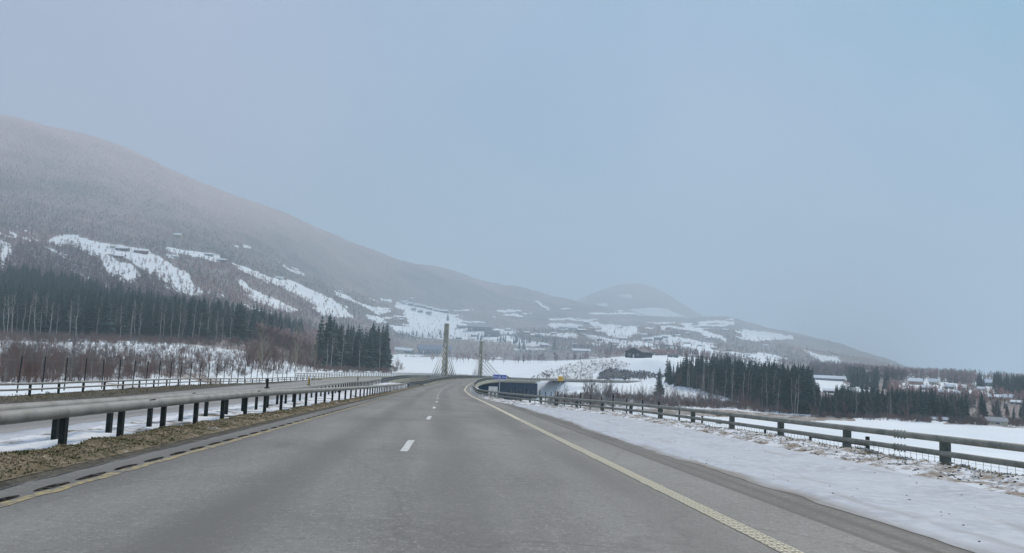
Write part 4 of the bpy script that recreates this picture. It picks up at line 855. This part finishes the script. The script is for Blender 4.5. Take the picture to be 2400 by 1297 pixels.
def bare(seed, spread=.5, nl=13, sub=6, tw=5, trunk_r=.012, first=.28, up=.7, stems=1, mt=M_birch, mtw=M_twig, thin=1.0):
    """unit-height bare tree: trunk+limbs mesh and twig mesh"""
    rg = random.Random(seed); V, Fq, V2, F2 = [], [], [], []
    for st in range(stems):
        lean = Vector((rg.uniform(-.06, .06), rg.uniform(-.06, .06), 0))*(1 if stems == 1 else 4.5); base = Vector((rg.uniform(-.03, .03), rg.uniform(-.03, .03), -.03))*(0 if stems == 1 else 1.5); base.z = -.03
        ht = 1.0 if st == 0 else rg.uniform(.65, .98); pts = [base+(lean*(u**1.2)+Vector((rg.uniform(-.012, .012), rg.uniform(-.012, .012), ht*u)))*1 for u in (0, .2, .4, .6, .8, 1)]
        rr = trunk_r*(1 if stems == 1 else .7)
        for i in range(5): seg(V, Fq, pts[i], pts[i+1], rr*(1-i*.17), rr*(1-(i+1)*.17)+.0008, 5)
        for k in range(nl):
            u = first+(1-first)*(k+rg.random()*.8)/nl; i = min(4, int(u*5)); p = pts[i].lerp(pts[i+1], u*5-i); a = rg.uniform(0, 6.28)
            ln = spread*(1-u*.62)*rg.uniform(.35, .62); d = Vector((math.cos(a), math.sin(a), up*rg.uniform(.8, 1.6))).normalized(); r0 = rr*(1-u)*.5+.0014
            m_ = p+d*ln*.5; e = m_+(d+Vector((0, 0, .35))).normalized()*ln*.5; seg(V, Fq, p, m_, r0, r0*.7, 3); seg(V, Fq, m_, e, r0*.7, r0*.35, 3)
            for j in range(sub):
                w_ = rg.uniform(.2, 1); q = p.lerp(m_, w_*2) if w_ < .5 else m_.lerp(e, w_*2-1)
                d2 = (d+Vector((rg.uniform(-1, 1), rg.uniform(-1, 1), rg.uniform(-.1, .9)))*.75).normalized(); l2 = ln*rg.uniform(.22, .5); e2 = q+d2*l2; seg(V2, F2, q, e2, r0*.32*thin, r0*.12*thin, 3)
                for x in range(tw):
                    q2 = q.lerp(e2, rg.uniform(.2, 1)); d3 = (d2+Vector((rg.uniform(-1, 1), rg.uniform(-1, 1), rg.uniform(-.5, .8)))).normalized(); seg(V2, F2, q2, q2+d3*l2*rg.uniform(.3, .6), r0*.16*thin, r0*.05*thin, 3)
    return mesh('trunk', V, Fq, mt), mesh('twigs', V2, F2, mtw)
BIR = [bare(100+k, spread=.42, nl=13, first=.42, up=.9, trunk_r=.0085, mt=M_birch, mtw=M_twig, thin=1.3) for k in range(4)]
BIG = [bare(200+k, spread=.62, nl=20, sub=8, tw=6, first=.16, up=1.3, trunk_r=.012, mt=M_pale, mtw=M_pale, thin=1.1) for k in range(2)]
ALD = [bare(300+k, spread=.5, nl=14, sub=7, tw=6, first=.15, up=1.2, stems=3, trunk_r=.010, mt=M_twig_r, mtw=M_twig_r, thin=1.4) for k in range(3)]
GRY = [bare(350+k, spread=.6, nl=16, sub=7, tw=6, first=.12, up=.9, trunk_r=.010, mt=M_twig_g, mtw=M_twig_g, thin=1.4) for k in range(3)]
def clump(seed, m, n=22, h=1.0, sp=.6, r=.009, tw=6):
    rg = random.Random(seed); V, Fq = [], []
    for k in range(n):
        a = rg.uniform(0, 6.28); b = Vector((math.cos(a), math.sin(a), 0))*rg.uniform(0, sp*.35); b.z = -.05; hh = h*rg.uniform(.5, 1)
        e = b+Vector((math.cos(a)*rg.uniform(.1, .6)*sp, math.sin(a)*rg.uniform(.1, .6)*sp, hh)); mid = b.lerp(e, .5)+Vector((0, 0, .05)); seg(V, Fq, b, mid, r, r*.7, 3); seg(V, Fq, mid, e, r*.7, r*.25, 3)
        for j in range(tw):
            q = mid.lerp(e, rg.random()); d = Vector((rg.uniform(-1, 1), rg.uniform(-1, 1), rg.uniform(.2, 1.4))).normalized(); seg(V, Fq, q, q+d*.2*rg.uniform(.5, 1.2), r*.4, r*.12, 3)
    return mesh('shrub', V, Fq, m)
SHR = [clump(400, M_twig_r), clump(401, M_twig), clump(402, M_twig_g), clump(403, M_twig_r, n=30, sp=1.1, h=.7)]
def farwood(seed, m):
    rg = random.Random(seed); V, Fq = [], []; seg(V, Fq, Vector((0, 0, -.1)), Vector((0, 0, .95)), .02, .004, 3)
    for k in range(26):
        u = rg.uniform(.15, .95); a = rg.uniform(0, 6.28); p = Vector((0, 0, u)); ln = .34*(1-u*.6)*rg.uniform(.6, 1.1)
        e = p+Vector((math.cos(a)*ln, math.sin(a)*ln, ln*.9)); d = Vector((-math.sin(a), math.cos(a), 0))*ln*.22; b = len(V); V += [tuple(p), tuple(e-d), tuple(e+d+Vector((0, 0, .04)))]; Fq.append((b, b+1, b+2))
    return mesh('wood', V, Fq, m)
FW = [farwood(500+k, M_twig_far) for k in range(4)]

def sample(poly, n, dmin=40, dmax=1e9, gap=1.5):
    xs = [p[0] for p in poly]; ys = [p[1] for p in poly]; o = []; tries = 0
    while len(o) < n and tries < n*12:
        tries += 1; x, y = random.uniform(min(xs), max(xs)), random.uniform(min(ys), max(ys))
        if not bool(inpoly(np.array(x), np.array(y), poly)): continue
        h = hit(x, y, dmin, dmax)
        if h is None or not clear_of_road(h[0][0], h[0][1], gap): continue
        o.append((h[0], h[1], x, y))
    return o
SP_LIST, BI_LIST = [], []       # (point, distance, height, label, group, variant)
def where(poly, x, y, lab):
    xs = [p[0] for p in poly]; u = (x-min(xs))/(max(xs)-min(xs)+1e-6); l = lab.split()
    ys = [p[1] for p in poly]; v_ = (y-min(ys))/(max(ys)-min(ys)+1e-6)
    return ('leftmost', 'left', 'middle', 'right', 'rightmost')[min(4, int(max(u, 0)*5))]+(' front' if v_ > .55 else ' rear')+' part: '+lab if len(l) <= 13 else lab
def stand_spruce(poly, n, h0, h1, lab, dmin=40, dmax=1e9, grp=None):
    for p, D, x, y in sample(poly, n, dmin, dmax, 4):
        h = random.uniform(h0, h1)
        if not hides_house(x, y, D, h): l2 = where(poly, x, y, lab); SP_LIST.append((p, D, h, l2, grp or lab, random.randrange(5)))
def stand_bare(poly, n, h0, h1, lab, fam, dmin=40, dmax=1e9):
    for p, D, x, y in sample(poly, n, dmin, dmax, 3):
        h = random.uniform(h0, h1)
        if not hides_house(x, y, D, h): BI_LIST.append((p, D, h, where(poly, x, y, lab), lab, fam))
# left wood: spruces on the lower slope, pale birches along its edge
stand_spruce([(-30,668),(50,662),(150,678),(300,716),(400,738),(500,750),(600,768),(715,785),(700,802),(400,796),(0,786),(-30,784)], 1500, 13, 21, 'dark spruce in the long wood along the foot of the left hillside', 330)
stand_bare([(-30,680),(150,690),(400,745),(700,785),(700,800),(400,796),(0,786)], 260, 12, 17, 'grey bare tree scattered through the left hillside spruce wood', GRY, 330)
stand_bare([(-20,772),(250,778),(500,788),(700,797),(700,806),(400,800),(0,790)], 120, 12, 19, 'slim pale-trunked birch along the edge of the left spruce wood', BIR, 300)
# grove of spruces by the river
stand_spruce([(742,862),(790,866),(860,870),(905,869),(912,864),(880,858),(780,855)], 95, 18, 25, 'tall dark spruce in the riverside grove left of the near pylon', 330)
stand_bare([(750,866),(900,872),(905,868),(760,862)], 16, 13, 21, 'pale bare birch among the riverside spruce grove', BIR, 300)
stand_bare([(918,868),(945,866),(945,862),(918,864)], 7, 5, 8, 'low pale bare tree at the right end of the riverside grove', GRY, 330)
# tall pale bare trees and their reddish alder grove
for x, y, h in ((612, 872, 16.5), (690, 874, 15), (735, 872, 11)):
    q = hit(x, y, 150)
    if q: BI_LIST.append((q[0], q[1]*.2, h*q[1]/260, {612: 'tallest pale bare tree in the alder grove, left one of the pair', 690: 'tall pale bare tree in the alder grove, right one of the pair', 735: 'smaller pale bare tree leaning beside the bridge start'}[x], None, BIG))
stand_bare([(560,866),(745,874),(750,866),(700,846),(600,842),(565,850)], 75, 6.5, 11.5, 'reddish bare alder in the grove left of the bridge start', ALD, 150)
# right-hand wood
stand_spruce([(1556,902),(1610,906),(1700,930),(1790,958),(1890,972),(1925,968),(1905,942),(1800,925),(1700,905),(1560,892)], 620, 7, 14.5, 'dark spruce in the dense wood right of the blue sign', 240, 560)
stand_bare([(1570,908),(1690,934),(1790,960),(1880,975),(1880,968),(1700,925),(1570,902)], 45, 8, 12, 'pale bare birch at the front of the dense right-hand wood', BIR, 220, 520)
stand_spruce([(1925,976),(2060,981),(2230,991),(2275,990),(2210,972),(2080,962),(1980,950),(1930,950)], 330, 5.5, 9, 'spruce on the wooded slope behind the right-hand snow field', 232, 560)
stand_spruce([(1990,912),(2060,918),(2090,912),(2080,895),(1990,888)], 70, 9, 14, 'hazy spruce on the slope behind the right-hand wood', 380, 1000)
stand_spruce([(2290,905),(2420,915),(2420,940),(2370,925),(2300,930)], 90, 10, 15, 'dark spruce in the wood at the right edge above the yellow house', 400, 1300)
stand_spruce([(2275,978),(2420,990),(2420,980),(2300,965)], 30, 4, 8, 'small spruce behind the garage at the far right', 232, 520)
stand_bare([(1900,975),(2080,983),(2280,995),(2420,1000),(2420,992),(2100,972),(1920,965)], 90, 5, 9, 'grey bare tree on the far edge of the right-hand snow field', GRY, 220, 520)
# loose trees
def one_spruce(x, y, hpx, lab, dmin=300):
    q = hit(x, y, dmin)
    if q: SP_LIST.append((q[0], q[1]*.1, hpx/F*q[1]*1.0, lab, None, random.choice((0, 1, 3))))
for a in ((1300,820,32,'lone dark spruce left of the black-gabled house group, beside the red house'),(1049,752,20,'lone dark spruce on the snowy hill village slope just left of the near pylon top'),
          (1217,818,26,'left spruce of the pair above the scrub right of the far pylon'),(1227,819,28,'right spruce of the pair above the scrub right of the far pylon'),
          (1432,826,26,'dark spruce behind the snow-roofed sheds'),(1425,828,18,'shorter spruce behind the dark green kiosk'),(1349,842,16,'small dark spruce left of the low shed'),(1360,843,14,'bushy small spruce touching the low shed'),
          (1545,942,62,'thin lone spruce standing in front of the dense right-hand wood'),(1488,828,22,'spruce behind the black gabled house, left side'),(1520,828,24,'spruce behind the black gabled house, right side'),
          (768,705,9,'tiny spruce on the white slope, upper one of the four'),(764,709,9,'tiny spruce on the white slope, left one of the four'),(779,733,9,'tiny spruce low on the white slope'),(790,712,8,'tiny spruce on the right side of the white slope'),
          (2355,958,16,'small spruce on the snow bank under the yellow house'),(631,700,14,'small spruce between the two white stripes on the hillside')):
    one_spruce(*a)
stand_spruce([(1560,832),(1640,836),(1640,830),(1560,826)], 22, 7, 11, 'spruce behind the brown farm row right of the black gabled house', 500)
stand_spruce([(1100,800),(1200,806),(1280,812),(1280,806),(1110,792)], 34, 12, 20, 'scattered spruce on the slope behind the bridge', 1400)
stand_spruce([(930,790),(1050,796),(1050,788),(935,782)], 16, 10, 16, 'scattered spruce above the blue-roofed barn', 1400)
# bushes right of the sign
stand_bare([(1365,942),(1440,945),(1440,935),(1370,930)], 26, 6, 9.5, 'dark bare thicket tree on the snow slope right of the yellow sign', GRY, 150, 420)
stand_bare([(1440,945),(1690,952),(1690,940),(1450,932)], 42, 4, 7, 'small bare tree along the foot of the snow mound before the right-hand wood', ALD, 150, 420)
stand_bare([(1295,946),(1330,948),(1330,938),(1295,936)], 8, 4, 7, 'small bare tree on the embankment between blue and yellow signs', GRY, 130, 420)
# nearer bushes on the left flats
stand_bare([(0,905),(330,896),(560,884),(560,850),(300,850),(0,865)], 110, 2.6, 5.2, 'thin bare sapling on the flats behind the left game fence', ALD, 48, 330)
stand_bare([(0,905),(420,890),(430,850),(0,850)], 45, 3, 6, 'grey bare sapling on the flats behind the left game fence', GRY, 48, 330)
# hillside trees that stand out
for px0, py0 in ((1530, 792), (1410, 790)):
    stand_bare([(px0-60,py0+8),(px0+60,py0+14),(px0+60,py0+2),(px0-60,py0-6)], 10, 9, 14, 'rounded bare tree beside a hill field behind the farm houses' if px0 == 1530 else 'rounded bare tree in the row below the bright hill field', GRY, 1200)

GRP = {}
def place(lst, is_spruce):
    lst.sort(key=lambda a: a[1]/a[2]); near_, far_ = lst[:295], lst[295:]
    for p, D, h, lab, grp, var in near_:
        fam = (SPT, SPR[var]) if is_spruce else random.choice(var)
        o = root('spruce_tree' if is_spruce else 'bare_tree', lab, 'tree', p-[0, 0, .1], (random.uniform(-.03, .03), random.uniform(-.03, .03), random.uniform(0, 6.28)), grp, (h*(random.uniform(.85, 1.5) if is_spruce else random.uniform(.8, 1.2)),)*2+(h,))
        put('trunk', fam[0], o); put('crown' if is_spruce else 'twigs', fam[1], o)
    return far_
def scatter(name, pts, meshes, label=None, rot=True):
    """stuff: instances on a cloud of points; pts = list of (point, scale)"""
    c = bpy.data.collections.new(name+'_kinds')
    for k, me in enumerate(meshes): c.objects.link(bpy.data.objects.new(f'{name}_kind', me))
    V = np.array([p for p, s in pts], dtype=np.float32); sc = np.array([s for p, s in pts], dtype=np.float32)
    me = bpy.data.meshes.new(name); me.vertices.add(len(V)); me.vertices.foreach_set('co', V.ravel())
    a = me.attributes.new('size', 'FLOAT', 'POINT'); a.data.foreach_set('value', sc)
    g = bpy.data.node_groups.new(name, 'GeometryNodeTree'); g.interface.new_socket('Geometry', in_out='INPUT', socket_type='NodeSocketGeometry'); g.interface.new_socket('Geometry', in_out='OUTPUT', socket_type='NodeSocketGeometry')
    n = g.nodes.new; gi, go = n('NodeGroupInput'), n('NodeGroupOutput'); ip = n('GeometryNodeInstanceOnPoints'); ci = n('GeometryNodeCollectionInfo'); ci.inputs[0].default_value = c; ci.inputs[1].default_value = True; ci.inputs[2].default_value = True
    na = n('GeometryNodeInputNamedAttribute'); na.data_type = 'FLOAT'; na.inputs[0].default_value = 'size'
    rv = n('FunctionNodeRandomValue'); rv.data_type = 'FLOAT_VECTOR'; rv.inputs[0].default_value = (-.06, -.06, 0); rv.inputs[1].default_value = (.06, .06, 6.28)
    mp = n('GeometryNodeMeshToPoints'); g.links.new(gi.outputs[0], mp.inputs[0]); g.links.new(mp.outputs[0], ip.inputs['Points'])
    g.links.new(ci.outputs[0], ip.inputs['Instance']); ip.inputs['Pick Instance'].default_value = True
    g.links.new(na.outputs[0], ip.inputs['Scale']); e2r = rv.outputs[0]; g.links.new(e2r, ip.inputs['Rotation']); g.links.new(ip.outputs[0], go.inputs[0])
    o = put(name, me, kind='stuff'); md = o.modifiers.new('scatter', 'NODES'); md.node_group = g; return o
farS = place(SP_LIST, True); farB = place(BI_LIST, False)
if farS: scatter('spruce_wood', [(a[0]-[0, 0, .1], a[2]) for a in farS], SPR)
def whole(pair, nm):      # trunk and twigs of one bare tree in one mesh, for the mass of small ones
    V, Fq, mi = [], [], []
    for k, me in enumerate(pair):
        b = len(V); V += [tuple(v.co) for v in me.vertices]; Fq += [tuple(i+b for i in p.vertices) for p in me.polygons]; mi += [k]*len(me.polygons)
    m = mesh(nm, V, Fq, [pair[0].materials[0], pair[1].materials[0]]); m.polygons.foreach_set('material_index', mi); return m
farB = [(a[0], a[2]) for a in farB]
for pl, n, h0, h1, d0, d1 in (([(0,905),(330,896),(560,884),(740,876),(740,850),(300,850),(0,862)], 380, 2, 4.4, 48, 330), ([(0,862),(560,850),(560,815),(0,800)], 380, 2.2, 4.2, 120, 400), ([(930,832),(1430,848),(1430,815),(1100,798),(930,800)], 220, 2.5, 6, 1300, 9000), ([(1400,945),(1900,972),(1900,960),(1700,945),(1400,930)], 160, 2.5, 5.5, 150, 420)):
    for p, D, x, y in sample(pl, n, d0, d1, 3):
        h = random.uniform(h0, h1)
        if not hides_house(x, y, D, h): farB.append((p, h))
scatter('bare_wood', farB, [whole(BIR[0], 'birch'), whole(ALD[0], 'alder'), whole(GRY[0], 'bush_tree'), whole(ALD[1], 'alder'), whole(GRY[1], 'bush_tree')])
# brush on the flats, banks and wood edges
br = []
def brush(poly, n, h0, h1, dmin=40, dmax=1e9, gap=1.0):
    for p, D, x, y in sample(poly, n, dmin, dmax, gap):
        h = random.uniform(h0, h1)
        if not hides_house(x, y, D, h): br.append((p, h))
brush([(0,900),(560,882),(740,878),(700,866),(560,858),(560,812),(300,800),(0,795)], 800, .7, 2.0, 45, 340)
brush([(0,800),(700,815),(720,800),(0,775)], 650, 1.6, 3.6, 240, 480)
brush([(930,830),(1050,834),(1200,838),(1430,850),(1430,832),(1250,806),(1100,797),(930,800)], 1700, .8, 2.4, 900)
brush([(1230,893),(1290,866),(1360,848),(1440,842),(1480,856),(1400,872),(1380,890),(1300,896)], 500, .5, 1.5, 300)
brush([(1280,950),(1500,955),(1700,958),(1800,968),(2020,978),(2010,970),(1800,955),(1600,935),(1480,930),(1370,925),(1280,935)], 1500, .7, 2.3, 110, 420)
brush([(1900,978),(2420,1003),(2420,992),(1900,968)], 500, .8, 2.4, 200, 420)
brush([(740,872),(915,876),(950,866),(915,862),(740,864)], 260, 1, 3, 300)
scatter('brushwood', br, SHR)
# woods covering the far hillsides
wd_pts, sp_pts = [], []
DARKB = [(-60,400),(100,430),(300,470),(500,540),(900,640),(1300,720),(1400,740),(1300,765),(900,700),(500,600),(-60,530)]
def hillwood(n, x0, x1, y0, y1, dmin, hh, sp=.2, keep=None):
    k = 0
    X = np.random.default_rng(3+n).uniform(x0, x1, n); Y = np.random.default_rng(5+n).uniform(y0, y1, n)
    for x, y in zip(X, Y):
        q = hit(x, y, dmin)
        if q is None: continue
        p, D = q; az = math.atan2(p[0], p[1]); i = int(round((az-AZ[0])/(AZ[1]-AZ[0]))); j = min(NR-1, int(np.searchsorted(R[i], D)))
        wv = wood[i, j]
        if wv < .5 and random.random() > .16: continue
        if inpoly(np.array(x), np.array(y), SCRUB[0]) and random.random() > .12: continue
        nz = float(fbm(np.array(p[0]/260), np.array(p[1]/260), 3))
        h = hh*random.uniform(.6, 1.2)*(1 if D < 1500 else max(.5, 1-(D-1500)/2400))
        if hides_house(x, y, D, h) and not (x > 2080 and random.random() < .22): continue
        s2 = sp+(.3 if inpoly(np.array(x), np.array(y), DARKB) else 0)
        (sp_pts if random.random() < s2+nz*.8 else wd_pts).append((p, h))
hillwood(52000, -60, 1360, 280, 840, 480, 8, .16)
hillwood(14000, 1000, 2100, 690, 860, 800, 8, .25)
hillwood(6000, 1900, 2440, 855, 900, 800, 9, .62)
hillwood(1500, 2080, 2440, 890, 960, 380, 5, .5)
hillwood(4000, 900, 1600, 770, 830, 1300, 8, .25)
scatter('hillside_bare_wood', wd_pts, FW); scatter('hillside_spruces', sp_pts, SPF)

# ------------------------------------------------------------------ car on the bridge
def car():
    t = 333; p = P(t, 7.6, .0); r = root('car', 'small dark hatchback driving on the bridge just right of the blue sign', 'car', p, (0, 0, heading(t)))
    prof = [(-2.1, .35), (-2.12, .75), (-1.95, .98), (-1.5, 1.42), (.2, 1.45), (.95, 1.0), (2.0, .82), (2.12, .55), (2.1, .3)]
    b = MB(); V = [(s*(.86 if z < 1.1 else .68), y, z) for s in (-1, 1) for y, z in prof]; n = len(prof)
    b.add(V, [tuple(range(n)), tuple(range(2*n-1, n-1, -1))]+[(k, k+n, (k+1) % n+n, (k+1) % n) for k in range(n)])
    put('body', b.mesh('body', mat('dark_car_paint', (.02, .025, .03), .3, .6)), r)
    put('rear_window', mesh('rear_window', [(-.66,-1.93,1.03),(.66,-1.93,1.03),(.58,-1.56,1.38),(-.58,-1.56,1.38)], [(0,1,2,3)], M_win), r)
    for s in (-1, 1):
        put('tail_light', MB().box(s*.78-.09, s*.78+.09, -2.15, -2.1, .7, .9).mesh('tail_light', mat('red_lens', (.35, .02, .02), .4)), r)
        for y in (-1.35, 1.35): put('wheel', MB().tube([(s*.72, y, .32), (s*.9, y, .32)], .32, 14).mesh('wheel', M_post), r)
car()

# ------------------------------------------------------------------ grass tufts, grit and small debris
def tufts(name, n, tfun, cols, h0, h1, seed):
    rg = np.random.default_rng(seed); V, Fq = [], []; out_ = []
    for k in range(n):
        p = tfun(rg); 
        if p is None: continue
        a0 = rg.uniform(0, 6.28)
        for j in range(5):
            a = a0+rg.uniform(0, 6.28); l = rg.uniform(h0, h1); ln = rg.uniform(.3, 1.3); d = np.array([math.cos(a), math.sin(a), 0]); s = np.array([-d[1], d[0], 0])*.006*rg.uniform(.8, 2)
            e = p+d*l*ln+[0, 0, l*.7]; b = len(V); V += [p-s, p+s, p+d*l*ln*.5+[0, 0, l*.6]+s*.7, p+d*l*ln*.5+[0, 0, l*.6]-s*.7, e]; Fq += [(b, b+1, b+2, b+3), (b+3, b+2, b+4)]
    put(name, mesh(name, V, Fq, cols), kind='stuff')
dg = bpy.context.evaluated_depsgraph_get()
from mathutils.bvhtree import BVHTree
def surf(name):
    o = bpy.data.objects[name]; me = o.data; return BVHTree.FromPolygons([v.co for v in me.vertices], [p.vertices for p in me.polygons])
bg_, bb_, bf_ = surf('grass_verge'), surf('sanded_bank'), surf('far_verge')
def on(bvh, p):
    h = bvh.ray_cast(Vector((p[0], p[1], p[2]+3)), Vector((0, 0, -1))); return np.array(h[0]) if h[0] is not None else None
def near_t(rg, a, b): return a*(b/a)**rg.random()
M_straw = mat('straw_blades', (.34, .27, .17), .9, .1, [(2.2, (.13, .14, .06), .45, .6, 3), (.9, (.42, .34, .24), .52, .66, 3)], coords='World')
tufts('grass', 9000, lambda rg: (lambda t, u: on(bg_, P(t, float(oAspL(t))-.26-u**.8*(float(oAspL(t)-oRailA(t))-.3), 0)))(near_t(rg, 8, 90), rg.random()), M_straw, .015, .05, 1)
tufts('bank_grass', 5200, lambda rg: (lambda t, u: on(bb_, P(t, float(oRailR(t))+.95-1.9*u**1.6, 0)))(near_t(rg, 10, 100), rg.random()), M_straw, .02, .07, 2)
tufts('far_grass', 3200, lambda rg: (lambda t, u: on(bf_, P(t, float(oOppF(t))-.5-u*(float(oOppF(t)-oRailC(t))), 0)))(near_t(rg, 20, 120), rg.random()), M_straw, .06, .2, 3)
def debris(name, n, fn, m, s0, s1, seed):
    rg = np.random.default_rng(seed); V, Fq = [], []
    for k in range(n):
        p = fn(rg)
        if p is None: continue
        s = rg.uniform(s0, s1); b = len(V); q = [p+np.array([math.cos(a)*s*rg.uniform(.6, 1.6), math.sin(a)*s*rg.uniform(.5, 1), 0]) for a in (0, 1.6, 3.1, 4.7)]; V += q+[p+[0, 0, s*.6]]
        Fq += [(b, b+1, b+4), (b+1, b+2, b+4), (b+2, b+3, b+4), (b+3, b, b+4)]
    put(name, mesh(name, V, Fq, m), kind='stuff')
bs_ = surf('ploughed_snow')
debris('dirt_clods', 900, lambda rg: (lambda t, u: on(bb_, P(t, float(oRailR(t))-2.0+u*1.3, 0)))(near_t(rg, 8, 70), rg.random()), mat('dark_clods', (.05, .043, .035), .9), .012, .045, 4)
debris('snow_clods', 1800, lambda rg: (lambda t, u: on(bb_, P(t, float(oRailR(t))-1.7+u*2.3, 0)))(near_t(rg, 8, 70), rg.random()), mat('snow_lumps', (.62, .60, .58), .9), .015, .06, 5)
debris('loose_grit', 110, lambda rg: (lambda t, u: on(bs_, P(t, float(snL(t))+u*3.6, 0)))(near_t(rg, 8, 60), rg.random()), mat('grit_specks', (.07, .06, .05), .9), .006, .022, 6)
# boulders of the rock cut beyond the bridge
rk = []
def rockmesh(seed):
    rg = random.Random(seed); V = []; n = 7
    for i, (z, r) in enumerate(((-.3, 1), (.2, .95), (.55, .55))):
        for k in range(n): a = 2*PI*k/n; q = r*rg.uniform(.7, 1.15); V.append((math.cos(a)*q, math.sin(a)*q*.7, z*rg.uniform(.8, 1.2)))
    V.append((0, 0, .7)); Fq = [(i*n+k, i*n+(k+1) % n, (i+1)*n+(k+1) % n, (i+1)*n+k) for i in (0, 1) for k in range(n)]+[(2*n+k, 2*n+(k+1) % n, 3*n) for k in range(n)]
    return mesh('boulder', V, Fq, mat('dark_rock', (.13, .125, .125), .9, .2, [(.8, (.55, .56, .58), .52, .6, 5)]))
for pl, n in ((ROCK[0], 190), (ROCK[1], 40), (ROCK[2], 12)):
    for p, D, x, y in sample(pl, n, 380, 600, 0): rk.append((p, random.uniform(.25, .95)))
if rk: scatter('boulders', rk, [rockmesh(1), rockmesh(2)])
